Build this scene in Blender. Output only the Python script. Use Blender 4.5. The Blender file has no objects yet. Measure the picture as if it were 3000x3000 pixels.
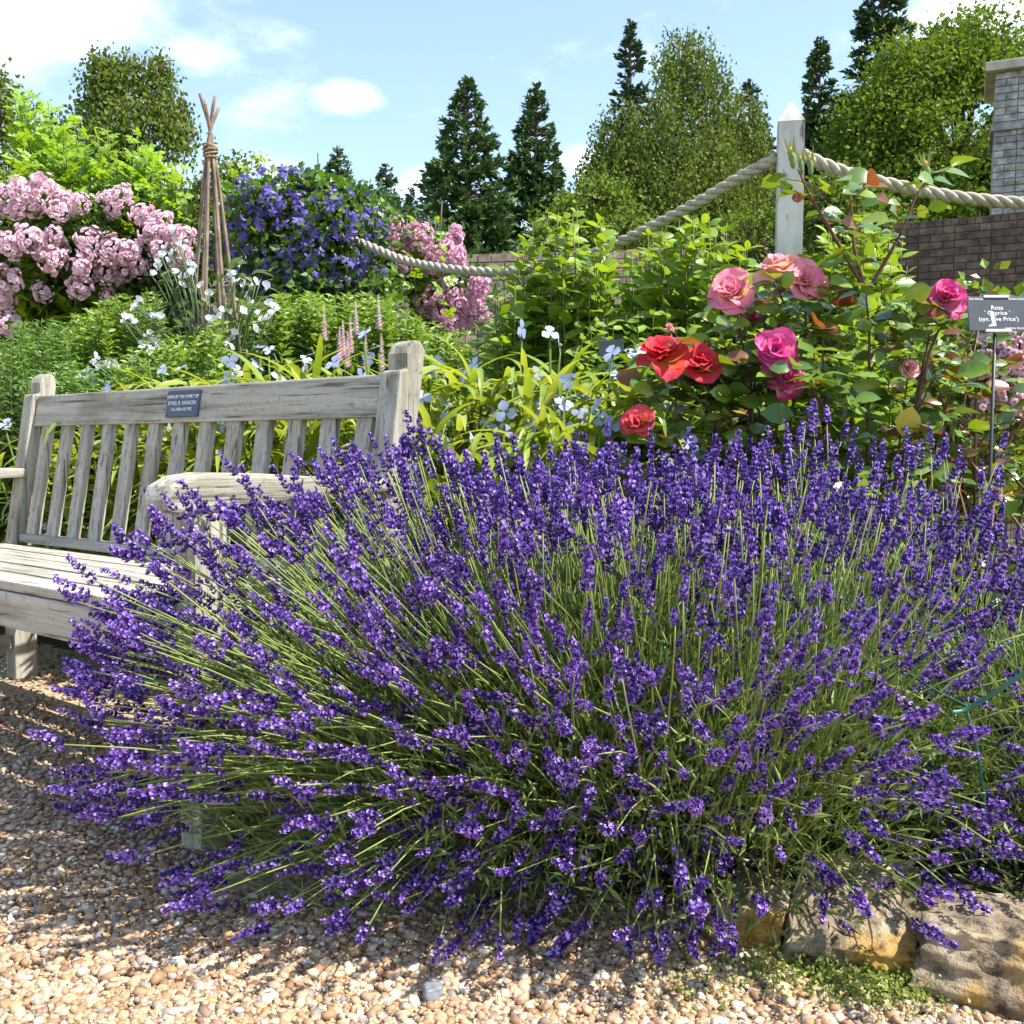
import bpy, bmesh, math, random
import numpy as np
from mathutils import Vector, Matrix, noise

random.seed(11)
RNG = np.random.default_rng(11)
R = math.radians
scene = bpy.context.scene
COL = scene.collection

# ------------------------------------------------------------------ camera
F, EYE, HZ, IMG = 1860.0, 0.74, 843.0, 1932.0
PITCH = math.atan((IMG / 2 - HZ) / F)
cd = bpy.data.cameras.new('camera')
cd.sensor_width = 36; cd.sensor_fit = 'HORIZONTAL'; cd.lens = 36 * F / IMG
cd.clip_start = 0.05; cd.clip_end = 3000
cam = bpy.data.objects.new('camera', cd); COL.objects.link(cam)
cam.location = (0, 0, EYE); cam.rotation_euler = (math.pi / 2 - PITCH, 0, 0)
scene.camera = cam

def ray(px, py):
    x, y = (px - IMG / 2) / F, (IMG / 2 - py) / F
    c, s = math.cos(PITCH), math.sin(PITCH)
    return np.array([x, c + y * s, -s + y * c])
def at(px, py, Y):
    d = ray(px, py); return np.array([0, 0, EYE]) + d * (Y / d[1])
def ground(px, py, z=0.0):
    d = ray(px, py); return np.array([0, 0, EYE]) + d * ((z - EYE) / d[2])
def proj(P):
    P = np.asarray(P, float) - np.array([0, 0, EYE])
    c, s = math.cos(PITCH), math.sin(PITCH)
    dep = P[..., 1] * c - P[..., 2] * s
    up = P[..., 1] * s + P[..., 2] * c
    return IMG / 2 + F * P[..., 0] / dep, IMG / 2 - F * up / dep, dep

# ------------------------------------------------------------------ light
SUN_AZ = np.array([0.95, -0.31]); SUN_EL = R(56)
sd = bpy.data.lights.new('sun', 'SUN'); sd.energy = 5.0; sd.angle = R(0.5); sd.color = (1, 0.95, 0.86)
sun = bpy.data.objects.new('sun', sd); COL.objects.link(sun)
sv = Vector((SUN_AZ[0] * math.cos(SUN_EL), SUN_AZ[1] * math.cos(SUN_EL), math.sin(SUN_EL)))
sun.rotation_euler = sv.to_track_quat('Z', 'Y').to_euler()

w = bpy.data.worlds.new('World'); scene.world = w; w.use_nodes = True
wn, wl = w.node_tree.nodes, w.node_tree.links
wn.clear()
wo = wn.new('ShaderNodeOutputWorld'); bg = wn.new('ShaderNodeBackground'); wl.new(bg.outputs[0], wo.inputs[0])
sky = wn.new('ShaderNodeTexSky'); sky.sky_type = 'NISHITA'; sky.sun_disc = False
sky.sun_elevation = SUN_EL; sky.sun_rotation = math.atan2(SUN_AZ[0], SUN_AZ[1])
sky.air_density = 1.0; sky.dust_density = 0.55; sky.ozone_density = 1.0
bg.inputs[1].default_value = 0.15
tc = wn.new('ShaderNodeTexCoord')
def wmath(op, a, b=None, c=None):
    n = wn.new('ShaderNodeMath'); n.operation = op
    for i, v in enumerate((a, b, c)):
        if v is None: continue
        if isinstance(v, (int, float)): n.inputs[i].default_value = v
        else: wl.new(v, n.inputs[i])
    return n.outputs[0]
mp = wn.new('ShaderNodeMapping'); mp.inputs['Scale'].default_value = (1, 1, 2.4); wl.new(tc.outputs['Generated'], mp.inputs[0])
nz = wn.new('ShaderNodeTexNoise'); nz.inputs['Scale'].default_value = 5.5; nz.inputs['Detail'].default_value = 7; nz.inputs['Roughness'].default_value = 0.58
wl.new(mp.outputs[0], nz.inputs['Vector'])
total = wmath('MULTIPLY', nz.outputs[0], 1.0)
blobs = [(0, -40, .15, .36), (250, 30, .10, .03), (378, 120, .045, .12), (660, 188, .040, .28), (1870, 0, .11, .32),
         (800, 345, .04, .28), (1095, 300, .045, .26), (520, 240, .09, .05), (60, 160, .10, .10)]
for px, py, rad, amp in blobs:
    d = ray(px, py); d /= np.linalg.norm(d)
    s = wn.new('ShaderNodeVectorMath'); s.operation = 'SUBTRACT'; wl.new(tc.outputs['Generated'], s.inputs[0]); s.inputs[1].default_value = d
    m = wn.new('ShaderNodeVectorMath'); m.operation = 'MULTIPLY'; wl.new(s.outputs[0], m.inputs[0]); m.inputs[1].default_value = (1, 1, 1.9)
    l = wn.new('ShaderNodeVectorMath'); l.operation = 'LENGTH'; wl.new(m.outputs[0], l.inputs[0])
    v = wmath('SUBTRACT', 1.0, wmath('DIVIDE', l.outputs['Value'], rad))
    v = wmath('MULTIPLY', wmath('MAXIMUM', v, 0.0), amp * 1.3)
    total = wmath('ADD', total, v)
mr = wn.new('ShaderNodeMapRange'); mr.interpolation_type = 'SMOOTHSTEP'; wl.new(total, mr.inputs[0])
mr.inputs[1].default_value = 0.52; mr.inputs[2].default_value = 0.95; mr.inputs[3].default_value = 0.04
mx = wn.new('ShaderNodeMixRGB'); wl.new(mr.outputs[0], mx.inputs[0]); wl.new(sky.outputs[0], mx.inputs[1]); mx.inputs[2].default_value = (7.2, 7.4, 7.6, 1)
wl.new(mx.outputs[0], bg.inputs[0])

scene.view_settings.view_transform = 'Standard'; scene.view_settings.look = 'None'
scene.view_settings.exposure = 1.1; scene.view_settings.gamma = 1.0; scene.view_settings.use_curve_mapping = False
scene.render.engine = 'CYCLES'
cy = scene.cycles
cy.use_denoising = True; cy.denoiser = 'OPENIMAGEDENOISE'
cy.max_bounces = 6; cy.diffuse_bounces = 3; cy.glossy_bounces = 2; cy.transmission_bounces = 4; cy.transparent_max_bounces = 4
cy.use_adaptive_sampling = True; cy.adaptive_threshold = 0.015
cy.caustics_reflective = False; cy.caustics_refractive = False

# ------------------------------------------------------------------ helpers: materials
MATS = {}
def newmat(name):
    m = bpy.data.materials.new(name); m.use_nodes = True; MATS[name] = m
    nt = m.node_tree
    return m, nt, nt.nodes['Principled BSDF'], nt.nodes['Material Output']
def N(nt, t, **kw):
    n = nt.nodes.new('ShaderNode' + t)
    for k, v in kw.items(): setattr(n, k, v)
    return n
def link(nt, a, b): nt.links.new(a, b)
def ramp(nt, fac, cols, pos=None, const=False):
    r = N(nt, 'ValToRGB'); cr = r.color_ramp
    if const: cr.interpolation = 'CONSTANT'
    n = len(cols)
    pos = pos or [i / max(1, n - 1) for i in range(n)]
    cr.elements[0].position = pos[0]; cr.elements[0].color = (*cols[0], 1)
    cr.elements[1].position = pos[-1]; cr.elements[1].color = (*cols[-1], 1)
    for p, c in list(zip(pos, cols))[1:-1]:
        e = cr.elements.new(p); e.color = (*c, 1)
    link(nt, fac, r.inputs[0]); return r.outputs[0]
def math_n(nt, op, a, b=0.0):
    n = N(nt, 'Math', operation=op)
    for i, v in enumerate((a, b)):
        if isinstance(v, (int, float)): n.inputs[i].default_value = v
        else: link(nt, v, n.inputs[i])
    return n.outputs[0]
def rand_fac(nt):
    g, o = N(nt, 'NewGeometry'), N(nt, 'ObjectInfo')
    return math_n(nt, 'FRACT', math_n(nt, 'ADD', g.outputs['Random Per Island'], math_n(nt, 'MULTIPLY', o.outputs['Random'], 7.31)))
def noise_n(nt, scale, detail=4, rough=.55, coord='Object', vscale=None):
    t = N(nt, 'TexCoord'); src = t.outputs[coord]
    if vscale:
        mpp = N(nt, 'Mapping'); mpp.inputs['Scale'].default_value = vscale; link(nt, src, mpp.inputs[0]); src = mpp.outputs[0]
    n = N(nt, 'TexNoise'); n.inputs['Scale'].default_value = scale; n.inputs['Detail'].default_value = detail; n.inputs['Roughness'].default_value = rough
    link(nt, src, n.inputs['Vector']); return n.outputs[0]
def bump(nt, b, h, strength=.3, dist=.01):
    n = N(nt, 'Bump'); n.inputs['Strength'].default_value = strength; n.inputs['Distance'].default_value = dist
    link(nt, h, n.inputs['Height']); link(nt, n.outputs[0], b.inputs['Normal'])
def leafmat(name, cols, trans=.38, rough=.42, spec=.5, tmul=(1.25, 1.1, .45), pos=None, patch=0, pcols=((.6, .6, .6), (1, 1, 1), (1.25, 1.25, 1.2))):
    m, nt, b, out = newmat(name)
    c = ramp(nt, rand_fac(nt), cols, pos)
    if patch:
        ge = N(nt, 'NewGeometry'); pn = N(nt, 'TexNoise'); pn.inputs['Scale'].default_value = patch; pn.inputs['Detail'].default_value = 2; link(nt, ge.outputs['Position'], pn.inputs['Vector'])
        pm = N(nt, 'MixRGB', blend_type='MULTIPLY'); pm.inputs[0].default_value = 1; link(nt, c, pm.inputs[1]); link(nt, ramp(nt, pn.outputs[0], pcols, [.32, .5, .68]), pm.inputs[2]); c = pm.outputs[0]
    link(nt, c, b.inputs['Base Color']); b.inputs['Roughness'].default_value = rough
    b.inputs['Specular IOR Level'].default_value = spec
    t = N(nt, 'BsdfTranslucent'); mm = N(nt, 'MixRGB', blend_type='MULTIPLY'); mm.inputs[0].default_value = 1
    link(nt, c, mm.inputs[1]); mm.inputs[2].default_value = (*tmul, 1); link(nt, mm.outputs[0], t.inputs[0])
    ms = N(nt, 'MixShader'); ms.inputs[0].default_value = trans
    link(nt, b.outputs[0], ms.inputs[1]); link(nt, t.outputs[0], ms.inputs[2]); link(nt, ms.outputs[0], out.inputs[0])
    return m
def plain(name, col, rough=.6, spec=.4, metal=0, var=.0, scale=20, bmp=0):
    m, nt, b, out = newmat(name)
    b.inputs['Roughness'].default_value = rough; b.inputs['Specular IOR Level'].default_value = spec; b.inputs['Metallic'].default_value = metal
    if var:
        n = noise_n(nt, scale, 5)
        c = ramp(nt, n, [tuple(x * (1 - var) for x in col), tuple(min(1, x * (1 + var)) for x in col)], [.3, .7])
        link(nt, c, b.inputs['Base Color'])
        if bmp: bump(nt, b, n, bmp, .005)
    else: b.inputs['Base Color'].default_value = (*col, 1)
    return m

# ------------------------------------------------------------------ helpers: meshes
def tpl(V, faces, mats=None):
    loops = np.array([i for f in faces for i in f], np.int32); tot = np.array([len(f) for f in faces], np.int32)
    return (np.array(V, float), loops, tot, np.array(mats if mats is not None else [0] * len(faces), np.int32))
def join(tpls):
    V, L, T, M = [], [], [], []; o = 0
    for t in tpls:
        V.append(t[0]); L.append(t[1] + o); T.append(t[2]); M.append(t[3]); o += len(t[0])
    return (np.concatenate(V), np.concatenate(L).astype(np.int32), np.concatenate(T), np.concatenate(M))
def replicate(t, M, P):
    V, L, T, MI = t; m, n = len(P), len(V)
    VV = (np.einsum('mij,nj->mni', M, V) + P[:, None, :]).reshape(-1, 3)
    LL = (L[None, :] + (np.arange(m) * n)[:, None]).reshape(-1).astype(np.int32)
    return (VV, LL, np.tile(T, m), np.tile(MI, m))
def xf(t, M=None, P=(0, 0, 0), mat=None):
    V = t[0] if M is None else t[0] @ np.asarray(M).T
    return (V + np.asarray(P), t[1], t[2], t[3] if mat is None else np.full_like(t[3], mat))
def mesh(name, t, mats, smooth=False):
    V, L, T, MI = t
    me = bpy.data.meshes.new(name)
    me.vertices.add(len(V)); me.vertices.foreach_set('co', V.astype(np.float32).ravel())
    me.loops.add(len(L)); me.loops.foreach_set('vertex_index', L)
    me.polygons.add(len(T)); st = np.zeros(len(T), np.int32); st[1:] = np.cumsum(T)[:-1]
    me.polygons.foreach_set('loop_start', st); me.polygons.foreach_set('loop_total', T.astype(np.int32))
    me.polygons.foreach_set('material_index', MI)
    me.polygons.foreach_set('use_smooth', np.full(len(T), bool(smooth)))
    for m in (mats if isinstance(mats, (list, tuple)) else [mats]): me.materials.append(m)
    me.update(calc_edges=True); me.validate(); return me
def obj(name, me, parent=None, mat4=None, label=None, cat=None, group=None, kind=None):
    o = bpy.data.objects.new(name, me); COL.objects.link(o)
    if parent is not None: o.parent = parent
    if mat4 is not None: o.matrix_basis = mat4
    return tag(o, label, cat, group, kind)
def tag(o, label=None, cat=None, group=None, kind=None):
    for k, v in (('label', label), ('category', cat), ('group', group), ('kind', kind)):
        if v: o[k] = v
    return o
def thing(name, loc, label, cat, group=None):
    o = obj(name, None, None, Matrix.Translation(Vector(loc)), label, cat, group)
    return o
def m4(M, P):
    A = np.eye(4); A[:3, :3] = M; A[:3, 3] = P
    return Matrix(A.tolist())
def nrm(v):
    return v / np.maximum(np.linalg.norm(v, axis=-1, keepdims=True), 1e-9)
def frames(d, up, s):
    """columns x,y,z: y along d, z near up; s scalar, (m,) or (m,3)"""
    y = nrm(np.asarray(d, float)); up = np.broadcast_to(np.asarray(up, float), y.shape)
    z = nrm(up - (up * y).sum(-1, keepdims=True) * y + 1e-6 * np.array([.3, .5, .7])); x = np.cross(y, z)
    M = np.stack([x, y, z], -1); s = np.asarray(s, float)
    if s.ndim == 0: s = np.full(len(y), float(s))
    if s.ndim == 1: s = np.repeat(s[:, None], 3, 1)
    return M * s[:, None, :]
def rdir(n, zb=0.0):
    v = RNG.normal(size=(n, 3)); v[:, 2] += zb; return nrm(v)
def U(a, b, n=None): return RNG.uniform(a, b, n)
def tubes(P, rad, sides=3):
    """P (m,k,3), rad (m,k) -> one mesh of m tubes"""
    P = np.asarray(P, float); m, k, _ = P.shape; rad = np.broadcast_to(rad, (m, k))
    T = np.gradient(P, axis=1); T = nrm(T)
    ref = np.where(np.abs(T[..., 2:3]) > .9, np.array([1., 0, 0]), np.array([0., 0, 1.]))
    A = nrm(np.cross(T, ref)); B = np.cross(T, A)
    an = np.arange(sides) * 2 * math.pi / sides
    V = P[:, :, None, :] + rad[:, :, None, None] * (A[:, :, None, :] * np.cos(an)[None, None, :, None] + B[:, :, None, :] * np.sin(an)[None, None, :, None])
    idx = np.arange(m * k * sides).reshape(m, k, sides)
    a = idx[:, :-1, :]; b = idx[:, 1:, :]
    q = np.stack([a, np.roll(a, -1, 2), np.roll(b, -1, 2), b], -1).reshape(-1, 4)
    caps = []
    L = q.reshape(-1); Tt = np.full(len(q), 4)
    c0 = idx[:, -1, :].reshape(-1); c1 = idx[:, 0, ::-1].reshape(-1)
    L = np.concatenate([L, c0, c1]); Tt = np.concatenate([Tt, np.full(2 * m, sides)])
    return (V.reshape(-1, 3), L.astype(np.int32), Tt.astype(np.int32), np.zeros(len(Tt), np.int32))
def bez(a, b, c, k):
    t = np.linspace(0, 1, k)[None, :, None]
    return (1 - t) ** 2 * a[:, None] + 2 * t * (1 - t) * b[:, None] + t * t * c[:, None]
def spline(pts, k):
    """Catmull-Rom through pts -> k points"""
    p = np.asarray(pts, float); p = np.vstack([2 * p[0] - p[1], p, 2 * p[-1] - p[-2]]); n = len(p) - 3
    out = []
    for t in np.linspace(0, n - 1e-6, k):
        i = int(t); f = t - i; a, b, c, d = p[i:i + 4]
        out.append(.5 * (2 * b + (c - a) * f + (2 * a - 5 * b + 4 * c - d) * f * f + (3 * b - a - 3 * c + d) * f ** 3))
    return np.array(out)
def box(lo, hi, bev=0.0):
    bm = bmesh.new(); bmesh.ops.create_cube(bm, size=1)
    lo, hi = np.array(lo, float), np.array(hi, float)
    for v in bm.verts: v.co = Vector(((lo + hi) / 2 + np.array(v.co) * (hi - lo)).tolist())
    if bev: bmesh.ops.bevel(bm, geom=bm.edges[:] + bm.verts[:], offset=bev, segments=2, affect='EDGES', profile=.6)
    return from_bm(bm)
def from_bm(bm):
    bm.verts.index_update()
    t = tpl([v.co[:] for v in bm.verts], [[v.index for v in f.verts] for f in bm.faces]); bm.free(); return t
def extrude_profile(pts2, lo, hi, axis, bev=0.0):
    """closed 2d profile extruded along axis ('x': pts are (y,z))"""
    bm = bmesh.new()
    def mk(p, h): return {'x': (h, p[0], p[1]), 'y': (p[0], h, p[1]), 'z': (p[0], p[1], h)}[axis]
    a = [bm.verts.new(mk(p, lo)) for p in pts2]; b = [bm.verts.new(mk(p, hi)) for p in pts2]; n = len(a)
    bm.faces.new(a); bm.faces.new(b[::-1])
    for i in range(n): bm.faces.new((a[i], b[i], b[(i + 1) % n], a[(i + 1) % n]))
    bmesh.ops.recalc_face_normals(bm, faces=bm.faces[:])
    if bev:
        ed = [e for e in bm.edges if e.calc_face_angle(0) > .6]
        bmesh.ops.bevel(bm, geom=ed, offset=bev, segments=2, affect='EDGES', profile=.6)
    return from_bm(bm)

# leaf templates: length 1 along +Y, normal +Z
def leaf(w=.5, rows=4, fold=.12, curl=.2, peak=.4, serr=0.0, droop=0.0):
    V, Fs = [(0, 0, 0)], []
    for i in range(1, rows):
        t = i / rows
        hw = w / 2 * (math.sin(math.pi * t ** (math.log(.5) / math.log(peak)))) ** .8
        z = -curl * t * t
        s = 1 + (serr if i % 2 else -serr)
        V += [(-hw * s, t, z + fold * hw * 2), (0, t, z), (hw * s, t, z + fold * hw * 2)]
    V.append((0, 1, -curl)); e = len(V) - 1
    Fs += [(0, 2, 1), (0, 3, 2)]
    for i in range(rows - 2):
        a = 1 + i * 3
        Fs += [(a, a + 1, a + 4, a + 3), (a + 1, a + 2, a + 5, a + 4)]
    a = 1 + (rows - 2) * 3
    Fs += [(a, a + 1, e), (a + 1, a + 2, e)]
    return tpl(V, Fs)
KITE = tpl([(0, 0, 0), (-.22, .45, .06), (0, 1, -.08), (.22, .45, .06)], [(0, 2, 1), (0, 3, 2)])
KITEW = tpl([(0, 0, 0), (-.38, .45, .08), (0, 1, -.1), (.38, .45, .08)], [(0, 2, 1), (0, 3, 2)])
NARROW = tpl([(0, 0, 0), (-.07, .5, .02), (0, 1, -.12), (.07, .5, .02)], [(0, 2, 1), (0, 3, 2)])
LEAF5 = leaf(.5, 5, .15, .18, .42)
ROSELEAF = leaf(.66, 7, .16, .16, .45, .05)
ROSELEAF2 = leaf(.72, 7, .05, .32, .5, .06)

def cam_dist(P): return np.linalg.norm(np.asarray(P) - np.array([0, 0, EYE]), axis=-1)
def in_view(P, mgn=30):
    x, y, d = proj(P); return (x > -mgn) & (x < IMG + mgn) & (y > -mgn) & (y < IMG + mgn) & (d > 0)
def place(root, name, tpls, mats, M, P, n_parts, mass_name, smooth=True, order=None, mass_tpl=None):
    """leaves/flowers of one plant: n_parts that show largest as own objects, the rest as one stuff part"""
    loc = np.array(root.matrix_basis.translation); m = len(P)
    if m == 0: return
    if order is None: order = cam_dist(P) + np.where(in_view(P), 0, 100)
    idx = np.argsort(order); tp = tpls if isinstance(tpls, list) else [tpls]
    which = RNG.integers(0, len(tp), m)
    mes = [None] * len(tp)
    for i in idx[:n_parts]:
        k = which[i]
        if mes[k] is None: mes[k] = mesh(name, tp[k], mats, smooth)
        obj(name, mes[k], root, m4(M[i], P[i] - loc))
    rest = idx[n_parts:]
    if len(rest):
        parts = []
        mt = mass_tpl if mass_tpl is not None else tp
        for k in range(len(mt)):
            s = rest[(which[rest] % len(mt)) == k]
            if len(s): parts.append(replicate(mt[k], M[s], P[s] - loc))
        obj(mass_name, mesh(mass_name, join(parts), mats, smooth), root, kind='stuff')

# ------------------------------------------------------------------ materials
m_soil = plain('soil', (.055, .038, .026), .95, .2, var=.5, scale=25, bmp=.6)
m_bark = plain('bark', (.10, .075, .055), .9, .2, var=.4, scale=14, bmp=.5)
m_birchbark = plain('birch_bark', (.55, .53, .50), .8, .3, var=.3, scale=6)
m_stem = leafmat('green_stem', [(.07, .12, .025), (.11, .16, .035)], trans=.1, rough=.75, spec=.15)
m_lavstem = leafmat('lavender_stem', [(.19, .27, .05), (.30, .37, .10), (.23, .29, .07)], trans=.2, rough=.6)
m_lavleaf = leafmat('lavender_leaf', [(.10, .17, .04), (.18, .26, .075), (.27, .33, .15), (.13, .22, .035)], trans=.25, rough=.55, spec=.4)
m_calyx = leafmat('lavender_calyx', [(.038, .016, .125), (.062, .026, .19), (.095, .045, .25)], trans=.2, rough=.7, spec=.25, tmul=(1.1, .8, 1.2), patch=26, pcols=((.62, .55, .62), (1, 1, 1), (1.45, 1.3, 1.15)))
m_corolla = leafmat('lavender_corolla', [(.17, .075, .42), (.28, .15, .56), (.52, .36, .78)], trans=.35, rough=.6, spec=.25, tmul=(1, .9, 1.1))

m, nt, b, out = newmat('grass_far')
n1 = noise_n(nt, .35, 6); c = ramp(nt, n1, [(.05, .075, .02), (.11, .14, .04)], [.35, .65]); link(nt, c, b.inputs['Base Color']); b.inputs['Roughness'].default_value = .9
m_ground = m
m, nt, b, out = newmat('gravel_base')
v = N(nt, 'TexVoronoi'); v.inputs['Scale'].default_value = 85; t = N(nt, 'TexCoord'); link(nt, t.outputs['Object'], v.inputs['Vector'])
sp = N(nt, 'SeparateColor'); link(nt, v.outputs['Color'], sp.inputs[0])
c = ramp(nt, sp.outputs[0], [(.32, .21, .115), (.44, .33, .21), (.26, .16, .09), (.48, .40, .30), (.34, .29, .24)])
link(nt, c, b.inputs['Base Color']); b.inputs['Roughness'].default_value = .85
bump(nt, b, math_n(nt, 'SUBTRACT', 1.0, v.outputs['Distance']), .8, .006); m_path = m
m, nt, b, out = newmat('pebble')
c = ramp(nt, rand_fac(nt), [(.36, .22, .11), (.48, .35, .22), (.24, .125, .06), (.55, .44, .30), (.36, .20, .085), (.22, .20, .19), (.44, .31, .18), (.60, .54, .45), (.17, .10, .06), (.40, .25, .125)],
         [0, .12, .25, .36, .5, .6, .67, .8, .9, 1])
nn = noise_n(nt, 260, 3); mmx = N(nt, 'MixRGB', blend_type='MULTIPLY'); mmx.inputs[0].default_value = .5
link(nt, c, mmx.inputs[1]); link(nt, ramp(nt, nn, [(.55, .52, .5), (1.2, 1.2, 1.2)], [.3, .7]), mmx.inputs[2])
link(nt, mmx.outputs[0], b.inputs['Base Color']); b.inputs['Roughness'].default_value = .62; b.inputs['Specular IOR Level'].default_value = .35; m_pebble = m

def woodmat(name, vs):
    m, nt, b, out = newmat(name)
    o = N(nt, 'ObjectInfo'); t = N(nt, 'TexCoord'); ad = N(nt, 'VectorMath', operation='ADD')
    link(nt, t.outputs['Object'], ad.inputs[0]); cmb = N(nt, 'CombineXYZ')
    for i in range(3): link(nt, math_n(nt, 'MULTIPLY', o.outputs['Random'], 13.7 + 5 * i), cmb.inputs[i])
    link(nt, cmb.outputs[0], ad.inputs[1])
    def nzv(scale, detail, vsc):
        mpp = N(nt, 'Mapping'); mpp.inputs['Scale'].default_value = vsc; link(nt, ad.outputs[0], mpp.inputs[0])
        n = N(nt, 'TexNoise'); n.inputs['Scale'].default_value = scale; n.inputs['Detail'].default_value = detail; n.inputs['Roughness'].default_value = .65
        link(nt, mpp.outputs[0], n.inputs['Vector']); return n.outputs[0]
    al = lambda q: tuple(x if x == 1 else q for x in vs)
    g1 = nzv(42, 8, al(.045)); g2 = nzv(7, 6, al(.35)); g3 = nzv(120, 5, al(.03)); g4 = nzv(70, 5, (1, 1, 1))
    c1 = ramp(nt, g1, [(.22, .20, .165), (.37, .345, .295), (.47, .445, .39)], [.33, .5, .70])
    c2 = ramp(nt, g2, [(.66, .66, .58), (1, 1, 1), (1.04, 1.0, .90)], [.34, .5, .70])
    mm = N(nt, 'MixRGB', blend_type='MULTIPLY'); mm.inputs[0].default_value = 1; link(nt, c1, mm.inputs[1]); link(nt, c2, mm.inputs[2])
    d0 = N(nt, 'MixRGB', blend_type='MULTIPLY'); d0.inputs[0].default_value = 1; link(nt, mm.outputs[0], d0.inputs[1])
    link(nt, ramp(nt, g4, [(.62, .63, .55), (1, 1, 1), (1, 1, 1), (1.22, 1.22, 1.18)], [.32, .42, .60, .68]), d0.inputs[2])
    dk = N(nt, 'MixRGB', blend_type='MULTIPLY'); dk.inputs[0].default_value = 1; link(nt, d0.outputs[0], dk.inputs[1])
    link(nt, ramp(nt, g3, [(.30, .27, .22), (1, 1, 1)], [.36, .44]), dk.inputs[2])
    link(nt, dk.outputs[0], b.inputs['Base Color']); b.inputs['Roughness'].default_value = .8; b.inputs['Specular IOR Level'].default_value = .3
    bump(nt, b, math_n(nt, 'ADD', g3, math_n(nt, 'MULTIPLY', g1, .6)), .6, .004); return m
W = {'x': woodmat('weathered_oak_x', (.05, 1, 1)), 'y': woodmat('weathered_oak_y', (1, .05, 1)), 'z': woodmat('weathered_oak_z', (1, 1, .05))}

m, nt, b, out = newmat('post_paint')
n1 = noise_n(nt, 9, 6, .65, vscale=(1, 1, .25)); n2 = noise_n(nt, 38, 4, .6, vscale=(1, 1, .2))
c = ramp(nt, n1, [(.34, .325, .30), (.50, .48, .455)], [.38, .62]); mm = N(nt, 'MixRGB', blend_type='MULTIPLY'); mm.inputs[0].default_value = 1
link(nt, c, mm.inputs[1]); link(nt, ramp(nt, n2, [(.26, .25, .24), (1, 1, 1)], [.34, .39]), mm.inputs[2])
link(nt, mm.outputs[0], b.inputs['Base Color']); b.inputs['Roughness'].default_value = .7; bump(nt, b, n2, .3, .003); m_post = m
m_rope = plain('rope', (.36, .32, .255), .9, .2, var=.25, scale=60, bmp=.5)
def brickmat(name, cols, lich=True):
    m, nt, b, out = newmat(name)
    c = ramp(nt, rand_fac(nt), cols); n1 = noise_n(nt, 5, 6, .6, coord='Object')
    t = N(nt, 'NewGeometry'); nn = N(nt, 'TexNoise'); nn.inputs['Scale'].default_value = 11; nn.inputs['Detail'].default_value = 6; link(nt, t.outputs['Position'], nn.inputs['Vector'])
    mm = N(nt, 'MixRGB', blend_type='MULTIPLY'); mm.inputs[0].default_value = 1; link(nt, c, mm.inputs[1])
    link(nt, ramp(nt, nn.outputs[0], [(.45, .44, .42), (1.15, 1.12, 1.1)], [.35, .65]), mm.inputs[2])
    link(nt, mm.outputs[0], b.inputs['Base Color']); b.inputs['Roughness'].default_value = .9; bump(nt, b, nn.outputs[0], .5, .01); return m
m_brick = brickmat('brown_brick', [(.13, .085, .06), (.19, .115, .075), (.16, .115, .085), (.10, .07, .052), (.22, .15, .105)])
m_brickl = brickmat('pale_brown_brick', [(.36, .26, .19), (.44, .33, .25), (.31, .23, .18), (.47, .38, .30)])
m_gbrick = brickmat('grey_weathered_brick', [(.30, .29, .28), (.42, .41, .39), (.36, .34, .31), (.50, .49, .47), (.22, .21, .21)])
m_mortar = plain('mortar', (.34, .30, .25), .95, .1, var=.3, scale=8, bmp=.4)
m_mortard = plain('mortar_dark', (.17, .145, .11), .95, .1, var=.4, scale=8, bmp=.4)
m_cap = plain('cap_stone', (.50, .44, .35), .9, .2, var=.3, scale=5, bmp=.4)
m, nt, b, out = newmat('edge_stone')
n1 = noise_n(nt, 9, 8, .65); n2 = noise_n(nt, 5.5, 6, .55); n3 = noise_n(nt, 38, 6, .7)
c = ramp(nt, n1, [(.11, .075, .045), (.30, .235, .155), (.47, .41, .31)], [.34, .5, .68])
mm = N(nt, 'MixRGB'); link(nt, ramp(nt, n2, [(0, 0, 0), (1, 1, 1)], [.52, .62]), mm.inputs[0]); link(nt, c, mm.inputs[1]); mm.inputs[2].default_value = (.42, .24, .04, 1)
mk = N(nt, 'MixRGB', blend_type='MULTIPLY'); mk.inputs[0].default_value = 1; link(nt, mm.outputs[0], mk.inputs[1]); link(nt, ramp(nt, n3, [(.30, .27, .24), (.9, .9, .9), (1.2, 1.2, 1.2)], [.36, .46, .66]), mk.inputs[2])
link(nt, mk.outputs[0], b.inputs['Base Color']); b.inputs['Roughness'].default_value = .9; bump(nt, b, math_n(nt, 'ADD', n3, n1), 1.0, .016); m_stone = m
m_gstone = plain('grey_flint', (.17, .18, .20), .5, .4, var=.5, scale=30, bmp=.3)
m_wire = plain('green_coated_wire', (.02, .11, .07), .4, .5)
m_black = plain('black_plate', (.045, .055, .07), .6, .4, var=.15, scale=40)
m_navy = plain('navy_plate', (.02, .03, .06), .35, .5)
m_white = plain('white_print', (.80, .80, .80), .6, .3)
m_steel = plain('dark_steel', (.03, .03, .035), .45, .5)
m_cane = plain('hazel_rod', (.21, .15, .11), .8, .3, var=.45, scale=16, bmp=.4)
m_tie = plain('willow_tie', (.26, .17, .09), .8, .3, var=.3, scale=40)
m_rosecane = plain('rose_cane', (.12, .04, .028), .5, .4, var=.5, scale=14)
m_canegreen = leafmat('cane_green', [(.13, .15, .04), (.18, .19, .06)], trans=.05)
m_roseleaf = leafmat('rose_leaf', [(.06, .12, .03), (.10, .19, .035), (.15, .25, .04), (.22, .32, .045), (.075, .14, .045)], trans=.30, rough=.22, spec=.65, tmul=(1.6, 1.3, .3))
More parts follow.
